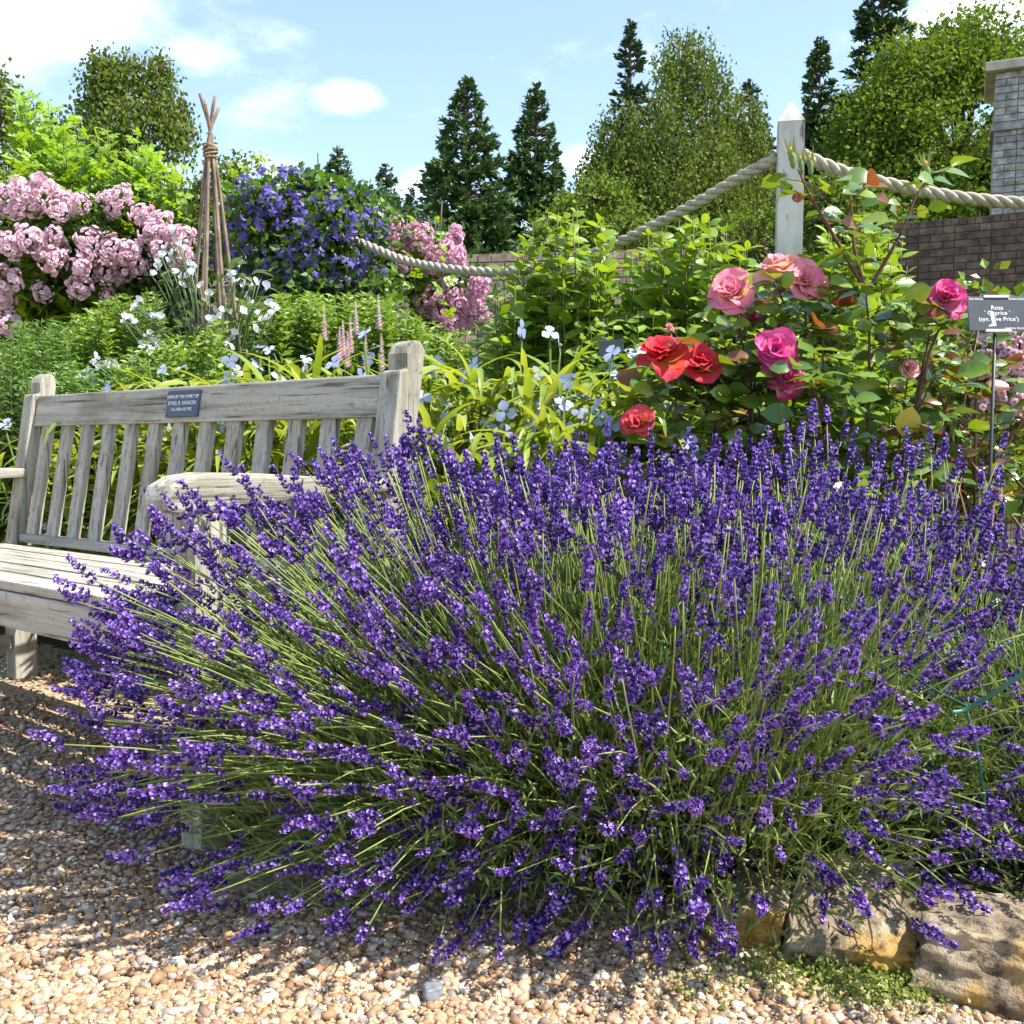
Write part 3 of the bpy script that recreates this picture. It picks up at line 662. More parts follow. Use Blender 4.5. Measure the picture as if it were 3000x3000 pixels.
# ------------------------------------------------------------------ trees
def limb_tubes(base, tips, r0, r1, bend=.15):
    base = np.asarray(base); tips = np.asarray(tips); ctrl = base * .5 + tips * .5 + RNG.normal(0, bend, tips.shape) * np.linalg.norm(tips - base, axis=1, keepdims=True) * .3 + np.array([0, 0, 1]) * np.linalg.norm(tips - base, axis=1, keepdims=True) * .08
    return tubes(bez(base, ctrl, tips, 6), np.linspace(r0, r1, 6)[None], 4)
def conifer(px, py_top, Y, wpx, label, mat=m_conif, n=9000, py_base=520, full=1.15, skew=0.0):
    top = at(px, py_top, Y); H = top[2]; wr = wpx / F * Y / 2 * 1.1
    root = thing('conifer_tree', (top[0], Y, 0), label, 'tree', 'conifers beyond the garden wall')
    obj('trunk', mesh('trunk', tubes(np.array([[[0, 0, 0], [0, 0, H * .5], [0, 0, H * .985]]]), np.array([[.022 * H, .010 * H, .0008 * H]]), 8), m_bark, True), root)
    zb = max(.3, (at(px, py_base, Y)[2]) * .55)
    nb = 420; t = U(0, 1, nb) ** .8; az = U(0, 2 * math.pi, nb)
    t[:20] = np.linspace(0.0, .1, 20)
    lump = np.array([1 + .28 * noise.noise(Vector((math.cos(a_) * 1.3, math.sin(a_) * 1.3, t_ * 7 + px))) for a_, t_ in zip(az, t)])
    prof = wr * np.minimum(1.0, (t * full) ** .72) * U(.74, 1.06, nb) * lump + .03 * wr
    zt = H - t * (H - zb)
    tip = np.stack([np.cos(az) * prof, np.sin(az) * prof, zt + prof * U(-.05, .25, nb)], -1)
    bs = np.stack([np.zeros(nb), np.zeros(nb), zt - prof * .15], -1)
    obj('branch_mass', mesh('branch_mass', limb_tubes(bs, tip, .012 * H * .3, .004), m_bark), root, kind='stuff')
    n = int(n * 2.1); w_ = prof + .10 * wr; b_ = RNG.choice(nb, n, p=w_ / w_.sum()); s = U(.2, 1.05, n) ** .5
    P = bs[b_] + (tip[b_] - bs[b_]) * s[:, None] + RNG.normal(0, .11, (n, 3)) * (prof[b_] * .75 + .10)[:, None] * (1.15 - .6 * s)[:, None]
    outd = nrm(np.stack([np.cos(az[b_]), np.sin(az[b_]), np.zeros(n)], -1)); d = nrm(outd * .8 + RNG.normal(0, .45, (n, 3)) + np.array([0, 0, .25]))
    sz_ = U(.17, .40, n) * (H / 13) ** .6 * np.clip(.40 + prof[b_] / wr * .7, .4, 1)
    obj('crown', mesh('crown', replicate(KITE, frames(d, rdir(n, .6), np.stack([sz_ * 1.1, sz_, sz_], -1)), P), mat), root, kind='stuff')
conifer(882, 148, 34, 215, 'tall pointed dark conifer, broadest of the pair beside the birch', n=15000, full=1.25)
conifer(1012, 158, 37, 165, 'slender pointed conifer between the broad conifer and the birch', n=12000, full=1.3)
conifer(637, 278, 38, 120, 'short conifer rising above the purple clematis', n=6000, full=1.5)
conifer(728, 310, 40, 115, 'small conifer next to the clematis top, behind the pink rose', n=6000, full=1.4)
conifer(775, 355, 42, 60, 'smallest conifer in the gap beside the broad conifer', mat=m_conif2, n=3500, full=1.4)
conifer(1190, 40, 42, 150, 'dark conifer top showing behind the weeping birch', mat=m_conif2, n=9000, full=1.2)
conifer(1548, 72, 40, 125, 'conifer with browned tips beside the white post', n=9000, full=1.5)
conifer(1668, -95, 38, 215, 'very tall dark conifer rising behind the oak', mat=m_conif2, n=15000, full=1.4)
conifer(1415, 150, 44, 130, 'flat-branched dark conifer beyond the weeping birch', mat=m_conif2, n=5000, full=2.0)

def broad(name, lobes, Y, base_px, label, mat, leafsz, n, bark=m_bark, weep=0.0, tr=.25, group='broadleaf trees beyond the garden wall', dens=.33, trunk_h=None, gap=1.0, strand=10, gthr=-.12, limbbark=None):
    L = [(at(a, c_, Y + dy), r / F * Y, ry / F * Y) for a, c_, r, ry, dy in lobes]
    bx = at(base_px, 500, Y)[0]
    root = thing(name, (bx, Y, 0), label, 'tree', group); loc = np.array([bx, Y, 0])
    ctop = np.mean([l[0] for l in L], axis=0); zt = max(l[0][2] for l in L)
    tp = np.array([[[0, 0, 0], [(ctop[0] - bx) * .3, 0, zt * .35], [(ctop[0] - bx) * .7, 0, zt * .7], [ctop[0] - bx, 0, zt * .93]]])
    obj('trunk', mesh('trunk', tubes(tp, np.array([[tr, tr * .8, tr * .45, tr * .1]]), 8), bark, True), root)
    nl = len(L); cs = np.array([l[0] for l in L]) - loc
    starts = tp[0][np.clip(RNG.integers(1, 3, nl), 0, 3)]
    starts[:, 2] = np.minimum(starts[:, 2], cs[:, 2] * .9)
    for i in range(nl): obj('limb', mesh('limb', limb_tubes(starts[i:i + 1], cs[i:i + 1], tr * .45, tr * .12), limbbark or bark, True), root)
    # twigs and clumps
    vol = np.array([l[1] * l[1] * l[2] for l in L]) ** (2 / 3); pick = RNG.choice(nl, n // strand, p=vol / vol.sum())
    k = len(pick); dd = rdir(k, .15); rr = U(.45, 1, k) ** dens * U(.80, 1.10, k)
    rr *= np.array([1 + .42 * noise.noise(Vector((v * 2.3).tolist()) + Vector((i * 3.7, base_px * .1, 0))) for v, i in zip(dd, pick)])
    cl = cs[pick] + dd * np.stack([[L[i][1] for i in pick]] * 2 + [[L[i][2] for i in pick]], -1) * rr[:, None]
    gp_ = np.array([noise.noise(Vector((p * (gap / (leafsz * 9))).tolist()) + Vector((base_px, 0, 0))) for p in cl]); cl, pick, dd = [v[gp_ > gthr] for v in (cl, pick, dd)]; k = len(cl)
    tw = RNG.choice(k, min(k, 260), replace=False)
    obj('twig_mass', mesh('twig_mass', limb_tubes(cs[pick[tw]], cl[tw], tr * .10, .01), limbbark or bark), root, kind='stuff')
    if weep:
        jj = np.arange(strand)[None, :]
        sw = RNG.normal(0, .16, (k, 3)); sw[:, 2] = 0
        P = cl[:, None, :] + np.stack([np.zeros((k, strand)), np.zeros((k, strand)), -jj * weep / strand * U(.4, 1.3, (k, 1))], -1) + sw[:, None, :] * (jj / strand)[..., None] + RNG.normal(0, leafsz * .7, (k, strand, 3))
        d = nrm(RNG.normal(0, .5, (k, strand, 3)) + np.array([0, 0, -.9]))
    else:
        P = cl[:, None, :] + RNG.normal(0, leafsz * 1.9, (k, strand, 3)) * np.array([1, 1, .6])
        d = nrm(RNG.normal(0, .8, (k, strand, 3)) + dd[:, None, :] * .6)
    P, d = P.reshape(-1, 3), d.reshape(-1, 3); s = U(.6, 1.25, len(P)) * leafsz
    obj('crown', mesh('crown', replicate(KITEW, frames(d, rdir(len(P), .8), s), P), mat), root, kind='stuff')
    return root
broad('birch_tree', [(1285, 130, 70, 85, 0), (1230, 180, 70, 80, .5), (1330, 180, 60, 90, -.5), (1180, 270, 70, 80, 0), (1280, 260, 110, 90, -.8), (1380, 260, 75, 80, 0), (1170, 350, 85, 70, -.5), (1290, 350, 130, 90, -1.2), (1410, 340, 70, 80, -.3), (1240, 430, 130, 70, -1), (1380, 420, 110, 70, -.8), (1135, 330, 45, 60, 0)],
      26, 1300, 'large weeping birch with pale stem behind the white post', m_birch, .10, 92000, m_birchbark, weep=1.8, tr=.16, strand=16, gthr=-.24, gap=.42, limbbark=m_bark)
broad('birch_tree', [(230, 140, 60, 50, 0), (290, 160, 50, 50, .4), (200, 200, 60, 60, 0), (270, 230, 85, 70, -.4), (320, 220, 42, 60, 0), (180, 280, 90, 60, -.5), (290, 310, 70, 60, 0), (110, 260, 60, 50, 0), (200, 120, 30, 28, 0), (300, 120, 30, 28, 0)],
      17, 240, 'airy birch rising behind the bright green climbing rose', m_birch, .085, 20000, m_bark, weep=.6, tr=.08, dens=.9, strand=9, gthr=.06, gap=.55)
broad('oak_tree', [(1850, 90, 110, 65, 0), (1740, 170, 110, 75, -.5), (1890, 190, 110, 90, -.8), (1680, 260, 100, 80, -.8), (1800, 280, 120, 90, -1.5), (1920, 300, 90, 80, -.6), (1640, 350, 85, 70, -.8), (1740, 370, 120, 70, -1.4), (1860, 380, 110, 60, -1), (1980, 120, 110, 90, .5), (1780, 110, 70, 50, .3), (2060, 240, 120, 120, 0)],
      24, 1830, 'spreading oak with dense rounded crown behind the grey pier', m_oak, .12, 80000, tr=.4, strand=26, gthr=-.15, gap=.6)
broad('thicket_tree', [(0, 250, 70, 60, 0), (-60, 330, 100, 90, 0), (20, 340, 70, 60, 0), (-20, 180, 40, 40, 0)], 15, -20, 'grey-green tree at the edge of the rose thicket', m_birch, .085, 7000, tr=.1, strand=8)
broad('thicket_tree', [(370, 400, 60, 55, 0), (440, 360, 45, 45, 0), (420, 440, 80, 60, 0), (330, 440, 60, 50, 0), (450, 330, 30, 30, 0)], 13, 400, 'low leafy tree seen between the bean poles and the clematis', m_birch, .07, 6500, tr=.08, strand=8)
broad('thicket_tree', [(1120, 385, 50, 40, 0), (1080, 430, 50, 40, 0), (1180, 440, 70, 45, 0)], 16, 1080, 'light green tree low against the dark conifers', m_oak, .085, 7000, tr=.09, strand=9)
broad('thicket_tree', [(1560, 380, 70, 60, 0), (1640, 430, 80, 60, 0), (1500, 440, 80, 60, 0), (1420, 470, 80, 60, 0)], 18, 1560, 'shady tree massed behind the white post foot', m_oak, .10, 8000, tr=.1, strand=10)
broad('thicket_tree', [(700, 430, 70, 55, 0), (780, 460, 60, 50, 0), (620, 440, 60, 60, 0)], 19, 720, 'dark shrubby tree under the small conifers', m_conif, .12, 6000, tr=.1, strand=10)

# ------------------------------------------------------------------ generic leafy stems
def stemmy(name, label, cat, base, tips, mat_leaf, mat_stem, tplz, size, spacing, n_parts, mode='opposite', rstem=.0025, group=None, start=.3, up=.5, outb=.25, fill=0, smooth=True, k=9):
    base = np.asarray(base, float); tips = np.asarray(tips, float); m = len(tips)
    c = base.mean(0); c[2] = float(bed_h(c[0], c[1]))
    root = thing(name, c, label, cat, group)
    ctrl = base * .55 + tips * .45; ctrl[:, 2] += .15 * np.linalg.norm(tips - base, axis=1); ctrl += RNG.normal(0, .03, ctrl.shape)
    P = bez(base, ctrl, tips, k)
    obj('stem_mass', mesh('stem_mass', tubes(P - c, np.linspace(rstem, rstem * .45, k)[None], 5), mat_stem, True), root, kind='stuff')
    LP, LD, LS = [], [], []
    for i in range(m):
        pth = P[i]; ln = np.linalg.norm(np.diff(pth, axis=0), axis=1).sum(); nn = max(2, int(ln * (1 - start) / spacing)); ph = random.uniform(0, 6.28)
        for j in range(nn):
            t = start + (1 - start) * (j + .5) / nn; f = t * (k - 1); a = min(int(f), k - 2); p = pth[a] * (1 - f + a) + pth[a + 1] * (f - a); tg = pth[a + 1] - pth[a]; tg = tg / np.linalg.norm(tg)
            A = np.cross(tg, [.3, .9, .1]); A /= np.linalg.norm(A); B = np.cross(tg, A)
            nl = {'opposite': 2, 'alternate': 1, 'whorl': 3}[mode]
            for q_ in range(nl):
                an = ph + (j % 2) * 1.57 + q_ * 2 * math.pi / nl if mode != 'alternate' else ph + j * 2.4
                dr = A * math.cos(an) + B * math.sin(an); s = size * random.uniform(.75, 1.2) * (1 - .45 * max(0, t - .8) / .2)
                d = dr + tg * up * random.uniform(.5, 1.5) + RNG.normal(0, .15, 3)
                LP.append(p + dr * rstem); LD.append(d); LS.append(s)
    LP, LD, LS = np.array(LP), np.array(LD), np.array(LS)
    upv = np.array([.40, -.38, .85]) + RNG.normal(0, .30, LP.shape)
    M = frames(LD, upv, LS)
    place(root, 'leaf', tplz, mat_leaf, M, LP, n_parts, 'foliage', smooth)
    return root, P
def region(n, x0, x1, y0, y1, Y0, Y1, top=None):
    px, Y = U(x0, x1, n), U(Y0, Y1, n)
    py = np.array([random.uniform(y0, y1) if top is None else np.interp(a, *top) + abs(random.gauss(0, 1)) * (y1 - y0) for a in px])
    return np.array([at(a, c_, d) for a, c_, d in zip(px, py, Y)])
def bases(tips, spread=.35, z=None):
    c = tips.mean(0); b = np.array(tips); b[:, 0] = c[0] + (tips[:, 0] - c[0]) * spread; b[:, 1] = c[1] + (tips[:, 1] - c[1]) * spread
    b[:, 2] = bed_h(b[:, 0], b[:, 1]); return b

# green shrubs round the rope post
SHL = [leaf(.58, 5, .12, .18, .42), leaf(.52, 5, .16, .26, .42), leaf(.62, 5, .06, .12, .40)]
for i, (x0, x1, Y0, Y1, xs, ys, lab) in enumerate([
    (930, 1090, 3.5, 3.9, [930, 1000, 1060, 1090], [500, 420, 375, 390], 'green mock orange shrub with tall shoots before the brick wall'),
    (1060, 1230, 3.4, 3.85, [1060, 1120, 1180, 1230], [400, 390, 440, 430], 'green mock orange shrub under the sagging rope'),
    (1210, 1340, 3.3, 3.7, [1210, 1270, 1340], [430, 405, 400], 'green mock orange shrub with rope passing just above its shoots'),
    (1330, 1480, 3.15, 3.42, [1330, 1400, 1480], [405, 430, 480], 'green mock orange shrub hugging the white post foot'),
    (1500, 1640, 3.2, 3.65, [1500, 1560, 1640], [500, 430, 380], 'green mock orange shrub behind the forked rose cane'),
    (1600, 1760, 3.4, 3.8, [1600, 1640, 1700, 1760], [400, 390, 440, 560], 'green mock orange shrub in front of the dark brick wall')]):
    ts = region(34, x0, x1, 0, 95, Y0, Y1, (xs, ys)); bs_ = bases(ts, .55)
    stemmy('mock_orange_shrub', lab, 'shrub', bs_, ts, m_shrub, m_shrubstem, SHL, .084, .056, 200, 'opposite', .0035, 'green shrubs round the rope post', start=.22, up=.45)
    # filling layer lower down
    ts = region(16, x0, x1, 560, 700, Y0 - .15, Y1 - .25)
    o = bpy.data.objects[-1]

# pink rambling roses
def rosette():
    parts = []; pet = tpl([(0, 0, 0), (-.5, .55, .12), (-.3, 1, .32), (.3, 1, .32), (.5, .55, .12)], [(0, 4, 3, 2, 1)])
    for ring, (n_, el, s) in enumerate(((6, 8, .02), (5, 35, .016), (4, 62, .011))):
        for j in range(n_):
            a = j * 2 * math.pi / n_ + ring * .5; e = R(el)
            parts.append(xf(pet, frames([[math.cos(a) * math.cos(e), math.sin(a) * math.cos(e), math.sin(e)]], [[-math.cos(a) * math.sin(e), -math.sin(a) * math.sin(e), math.cos(e)]], s)[0]))
    return join(parts)
ROS = rosette()
def cluster(seed, n_=26, rad=.085):
    d = rdir(n_, .2); P = d * rad * U(.55, 1.05, (n_, 1)); P[:, 2] *= .85
    # rosette axis (+Z) along d
    x = nrm(np.cross(d, rdir(n_))); y = np.cross(d, x); M = np.stack([x, y, d], -1) * U(.7, 1.0, n_)[:, None, None]
    return replicate(ROS, M, P)
CLUST = [cluster(i, n_, r) for i, (n_, r) in enumerate(((60, .080), (46, .068), (32, .055), (70, .090)))]
def cloud_leaves(root, c, radii, n, mat, size, tplk=KITEW, name='foliage', zmin=.05, shell=.4, extra=None):
    loc = np.array(root.matrix_basis.translation); d = rdir(n, .1); rr = U(0, 1, n) ** shell
    P = np.asarray(c) + d * np.asarray(radii) * rr[:, None] * U(.9, 1.12, (n, 1)); P = P[P[:, 2] > zmin]; k = len(P)
    # clump
    P += np.array([noise.noise_vector(Vector((p * 3.1).tolist())) for p in P]) * .09
    dd = nrm(P - np.asarray(c) + RNG.normal(0, .5, (k, 3))); s = U(.6, 1.3, k) * size
    obj(name, mesh(name, replicate(tplk, frames(dd, rdir(k, 1.2), s), P - loc), mat), root, kind='stuff')
def rambler(label, parts, clusters, Y, mat_p, leafn):
    c0 = at(parts[0][0], 600, Y); root = thing('rambling_rose', (c0[0], Y, .05), label, 'rose bush', 'pink rambling roses')
    for i, (px, py, rx, ry) in enumerate(parts):
        c = at(px, py, Y + .25); r_ = np.array([rx / F * Y, .38, ry / F * Y]); cloud_leaves(root, c, r_, leafn, m_ramble, .045)
    P = np.array([at(a, c_, Y - .18 + .12 * random.random() + abs(c_ - 480) / 2200) for a, c_, s in clusters]); s = np.array([x[2] for x in clusters]) * .85
    d = rdir(len(P), .3); d[:, 1] -= .5; x = rdir(len(P)); z = nrm(d); x = nrm(np.cross(z, x)); M = np.stack([x, np.cross(z, x), z], -1) * s[:, None, None]
    place(root, 'flower_cluster', CLUST, mat_p, M, P, 300, 'flower_mass', True)
    tips = np.array([at(random.uniform(parts[0][0] - parts[0][2], parts[0][0] + parts[0][2]), random.uniform(360, 560), Y + random.uniform(0, .3)) for _ in range(16)])
    bs_ = bases(tips, .2); ctrl = bs_ * .5 + tips * .5; ctrl[:, 2] += .25
    obj('cane_mass', mesh('cane_mass', tubes(bez(bs_, ctrl, tips, 8) - np.array(root.matrix_basis.translation), np.linspace(.012, .004, 8)[None], 5), m_bark, True), root, kind='stuff')
cl1 = [(40, 365, 1.1), (85, 355, 1.3), (120, 375, 1.1), (30, 395, 1.0), (150, 385, .8), (200, 375, .9), (225, 370, .9), (215, 395, .7), (270, 405, .9), (285, 425, .9), (20, 465, 1.1), (60, 455, 1.2), (95, 465, 1.2), (105, 440, .8), (100, 490, 1.1), (170, 455, 1.1), (165, 480, 1.0),
       (215, 470, 1.1), (240, 480, 1.0), (255, 470, .9), (150, 505, .8), (175, 515, .8), (205, 515, .9), (240, 510, 1.1), (260, 500, .8), (10, 530, 1.2), (0, 560, 1.2), (80, 550, .8), (150, 545, 1.0), (205, 560, .6), (15, 612, .9), (290, 440, .9), (320, 440, 1.0), (345, 450, 1.1), (350, 480, 1.0), (300, 470, .9), (330, 500, .9), (275, 455, .9),
       (430, 400, .9), (440, 430, .9), (425, 460, .8), (455, 470, .7), (60, 385, 1.1), (110, 395, .9), (5, 370, 1.0), (-15, 400, 1), (-20, 460, 1), (310, 415, .8)]
rambler('massed pale pink rambling rose beside the bean pole wigwam', [(110, 470, 240, 130), (270, 470, 130, 110), (-60, 520, 140, 120), (300, 560, 110, 90)], cl1, 5.0, m_pink, 2600)
cl2 = [(715, 440, .9), (740, 425, .8), (735, 460, .9), (755, 470, .8), (790, 445, 1.1), (775, 460, .9), (800, 470, 1.1), (830, 480, 1.0), (855, 460, 1.0), (850, 480, 1.1), (865, 500, .9), (820, 500, 1.0), (760, 500, .8), (835, 535, .9), (850, 555, 1.1), (865, 575, 1.0), (840, 575, .9), (880, 590, 1.1), (905, 540, 1.0), (895, 560, .9), (815, 560, 1.0), (800, 575, .9), (825, 590, .9), (905, 580, .9), (850, 605, .9), (880, 610, .9), (910, 600, .8), (700, 420, .8), (860, 440, .7)]
rambler('pink rambling rose hanging behind the rope over the brick wall', [(790, 500, 90, 70), (850, 560, 80, 70), (720, 450, 50, 60)], cl2, 5.3, m_pink2, 900)

# bright green climbing shoots above the pink rose
def pinnate(m_leaves=5, w=.42):
    lf = KITEW; parts = [xf(lf, np.diag([.55, .5, .5]), (0, .5, 0))]
    for j, y in enumerate((.12, .34)):
        for s in (-1, 1):
            a = s * R(58); c_, s_ = math.cos(a), math.sin(a); Rm = np.array([[c_, s_, 0], [-s_, c_, 0], [0, 0, 1]]) @ np.diag([.45, .42, .42]); parts.append(xf(lf, Rm, (0, y, 0)))
    return join(parts)
PIN = pinnate()
ts = np.concatenate([region(80, 20, 340, 0, 120, 5.0, 5.8, ([0, 60, 130, 200, 260, 340], [190, 165, 200, 215, 250, 330])), region(50, 0, 340, 280, 470, 5.0, 5.6)])
stemmy('climbing_rose', 'tall bright green climbing rose with leafy shoots above pink blooms', 'rose bush', bases(ts, .6), ts, m_bright, m_stem, PIN, .145, .045, 220, 'alternate', .005, start=.30, up=.5)
ts = region(7, 430, 510, 290, 330, 4.9, 5.2); stemmy('climbing_rose', 'few thin green shoots waving above the clematis', 'rose bush', bases(ts, .6), ts, m_bright, m_stem, PIN, .10, .07, 60, 'alternate', .003, start=.45)
ts = region(9, 740, 860, 400, 450, 5.0, 5.3); stemmy('climbing_rose', 'yellow-green rose shoots standing over the roped pink blooms', 'rose bush', bases(ts, .6), ts, m_bright, m_stem, PIN, .10, .06, 60, 'alternate', .003, start=.5)

# clematis
root = thing('clematis', (at(575, 500, 4.9)[0], 4.9, .05), 'rounded clematis thick with small violet-blue flowers', 'clematis')
cc = at(575, 455, 4.9)
for (px, py, rx, ry) in ((570, 460, 165, 110), (540, 400, 100, 70), (640, 430, 90, 70), (600, 560, 140, 80)): cloud_leaves(root, at(px, py, 4.95), np.array([rx / F * 4.9, .40, ry / F * 4.9]), 3000, m_phloxd, .042)
def star(np_=5):
    pet = leaf(.48, 4, .05, .25, .55); parts = []
    for j in range(np_):
        a = j * 2 * math.pi / np_; parts.append(xf(pet, frames([[math.cos(a), math.sin(a), -.15]], [[0, 0, 1]], 1.0)[0]))
    return join(parts)
nfl = 640; d = rdir(nfl, .0); d[:, 1] = -np.abs(d[:, 1]) ; P = []
for dd_ in d:
    k = random.choice(((570, 460, 165, 112), (570, 470, 160, 105), (540, 400, 100, 70), (640, 440, 92, 80), (600, 520, 130, 60))); P.append(at(k[0], k[1], 4.95) + dd_ * np.array([k[2] / F * 4.9, .40, k[3] / F * 4.9]) * random.uniform(.95, 1.08))
P = np.array(P); z = nrm(d + RNG.normal(0, .4, d.shape)); x = nrm(np.cross(z, rdir(nfl))); M = np.stack([x, np.cross(z, x), z], -1) * U(.022, .034, nfl)[:, None, None]
place(root, 'flower', [star(5), star(4)], m_clem, M, P, 300, 'flower_mass')
bs_ = np.tile([[cc[0], 4.95, .05]], (12, 1)) + RNG.normal(0, .05, (12, 3)) * [1, 1, 0]; tp_ = cc + rdir(12, .3) * np.array([.35, .2, .45])
obj('stem_mass', mesh('stem_mass', tubes(bez(bs_, bs_ * .4 + tp_ * .6, tp_, 7) - np.array(root.matrix_basis.translation), np.linspace(.008, .003, 7)[None], 5), m_bark), root, kind='stuff')

# ------------------------------------------------------------------ wigwam of poles with sweet peas
WY = 4.0
ap = at(397, 285, WY); root = thing('pole_wigwam', (ap[0], WY, .05), 'wigwam of brown hazel poles tied near the top with willow', 'plant support')
loc = np.array(root.matrix_basis.translation)
for i in range(6):
    a = i * 2 * math.pi / 6 + .4; foot = np.array([math.cos(a) * .20, math.sin(a) * .20, .0]); tie = np.array([-math.cos(a) * .006, -math.sin(a) * .006, ap[2] - .05]) + RNG.normal(0, .006, 3)
    tie = np.array([math.cos(a) * .014, math.sin(a) * .014, ap[2] - .05]); topp = tie + (tie - foot) / np.linalg.norm(tie - foot) * random.uniform(.16, .22); topp[:2] = -np.array([math.cos(a), math.sin(a)]) * .036
    pth = spline([foot, foot * .66 + tie * .34 + RNG.normal(0, .012, 3), foot * .33 + tie * .67 + RNG.normal(0, .010, 3), tie, topp], 14)
    obj('pole', mesh('pole', tubes(pth[None], np.linspace(.0082, .0065, 14)[None], 8), m_cane, True), root)
for j in range(5):
    t = np.linspace(0, 2 * math.pi, 20); rr = .024 + .003 * random.random(); P = np.stack([np.cos(t) * rr, np.sin(t) * rr, ap[2] - .05 - .02 + j * .009 + .008 * np.sin(t + j)], -1)
    obj('tie', mesh('tie', tubes(P[None], .0038, 6), m_tie, True), root)

def pea_flower():
    st = []; pet = leaf(1.25, 4, .12, -.25, .6)
    st.append(xf(pet, frames([[0, .25, 1]], [[0, -1, .2]], .042)[0]))
    st.append(xf(leaf(.9, 4, -.3, .2, .5), frames([[-.35, -.8, .5]], [[-.7, -.3, .6]], .026)[0])); st.append(xf(leaf(.9, 4, -.3, .2, .5), frames([[.35, -.8, .5]], [[.7, -.3, .6]], .026)[0]))
    return join(st)
root = thing('sweet_pea', (ap[0], WY - .1, .05), 'white sweet peas climbing the hazel pole wigwam', 'sweet pea'); loc = np.array(root.matrix_basis.translation)
spots = [(330, 440), (345, 470), (320, 480), (300, 500), (355, 505), (365, 520), (290, 520), (310, 490), (430, 520), (450, 530), (445, 515), (490, 540), (480, 535), (505, 540), (510, 580), (520, 590), (500, 600), (490, 610), (240, 610), (250, 590), (235, 605), (290, 600), (280, 630), (290, 645), (270, 655), (300, 660), (175, 690), (185, 700), (170, 705), (195, 690), (220, 690), (250, 685), (165, 715), (180, 715),
         (375, 540), (390, 560), (400, 610), (410, 640), (420, 600), (470, 560), (460, 590), (350, 530), (330, 515), (440, 640), (430, 660), (255, 570)]
spots = spots + [(a + random.uniform(-14, 14), c_ + random.uniform(-16, 16)) for a, c_ in spots]
P = np.array([at(a + random.uniform(-5, 5), c_ + random.uniform(-5, 5), WY - .12 - .25 * random.random() * (c_ > 560) + .1 * random.random()) for a, c_ in spots]); k = len(P)
z = np.tile([[0., 0, 1]], (k, 1)) + RNG.normal(0, .25, (k, 3)); y = np.tile([[0., 1, 0]], (k, 1)) + RNG.normal(0, .7, (k, 3)); z = nrm(z); y = nrm(y - (y * z).sum(-1, keepdims=True) * z); M = np.stack([np.cross(y, z), y, z], -1) * U(.50, .74, k)[:, None, None]
place(root, 'flower', pea_flower(), m_whitep, M, P, 300, 'flower_mass')
fb = P.copy(); fb[:, 0] = ap[0] + (P[:, 0] - ap[0]) * .35; fb[:, 1] = WY; fb[:, 2] = np.maximum(.1, P[:, 2] - U(.25, .6, k)); ct = fb * .5 + P * .5; ct[:, 2] += .1
obj('stem_mass', mesh('stem_mass', tubes(bez(fb, ct, P, 7) - loc, .0022, 4), m_sweet, True), root, kind='stuff')
n_ = 420; hh = U(.3, 1.45, n_); aa = U(0, 6.28, n_); rr = .25 * (1 - hh / 2.2) + U(0, .12, n_); LPp = np.stack([ap[0] + np.cos(aa) * rr, WY + np.sin(aa) * rr, hh], -1)
ld = np.stack([np.cos(aa), np.sin(aa), U(-.3, .9, n_)], -1); place(root, 'leaf', [leaf(.42, 4, .2, .25, .5), leaf(.3, 4, .2, .35, .5)], m_sweet, frames(ld, [0, 0, 1.], U(.05, .095, n_)), LPp, 120, 'foliage')

# ------------------------------------------------------------------ phlox / aster clumps
HERBL = tpl([(0, 0, 0), (-.21, .42, .05), (0, 1, -.14), (.21, .42, .05)], [(0, 2, 1), (0, 3, 2)])
def herb(label, px0, px1, Y, top, mat, n, size, mode='whorl', tp=None, wild=38, sp=.034):
    ts = region(n, px0, px1, 0, wild, Y - .25, Y + .25, top); bs_ = bases(ts, .85)
    return stemmy('phlox_clump', label, 'plant', bs_, ts, mat, m_stem, tp or [HERBL], size, sp, 0, mode, .002, 'leafy clumps in the border', start=.38, up=.5)
herb('dark feathery-leaved clump behind the far bench post', -40, 130, 4.15, ([-40, 130], [610, 595]), m_phloxd, 80, .05, tp=[tpl([(0, 0, 0), (-.12, .45, .04), (0, 1, -.12), (.12, .45, .04)], [(0, 2, 1), (0, 3, 2)])])
herb('dense fresh green clump below the pink rambling rose', 120, 300, 4.3, ([120, 200, 300], [600, 560, 545]), m_phlox, 110, .058)
herb('low green clump at the sweet pea feet', 40, 230, 3.85, ([40, 230], [690, 660]), m_phloxd, 80, .055)
herb('green clump right under the white sweet peas', 220, 420, 3.75, ([220, 420], [660, 600]), m_phlox, 80, .058)
herb('fine-leaved green clump before the clematis', 430, 590, 4.35, ([430, 590], [560, 545]), m_phlox, 110, .058)
herb('fine-leaved green clump with a few pink spires', 570, 740, 4.4, ([570, 740], [550, 550]), m_phlox, 110, .058)
herb('fine-leaved green clump under the hanging pink rose', 720, 920, 4.45, ([720, 800, 920], [560, 600, 640]), m_phlox, 110, .058)
herb('broad-leaved green clump at the brick wall foot', 900, 1200, 4.1, ([900, 1200], [590, 560]), m_shrub, 60, .07, 'opposite', SHL, 40, .05)
herb('mixed green leaves below the mock orange', 1080, 1420, 3.3, ([1080, 1420], [590, 560]), m_shrub, 60, .06, 'opposite', SHL, 50, .05)
herb('shadowy leaves behind the red roses', 1280, 1720, 3.1, ([1280, 1500, 1720], [600, 570, 600]), m_shrub, 70, .06, 'opposite', SHL, 60, .05)
herb('tall leaves before the dark wall', 1700, 2000, 3.9, ([1700, 1800, 2000], [560, 600, 620]), m_shrub, 60, .06, 'opposite', SHL, 40, .05)
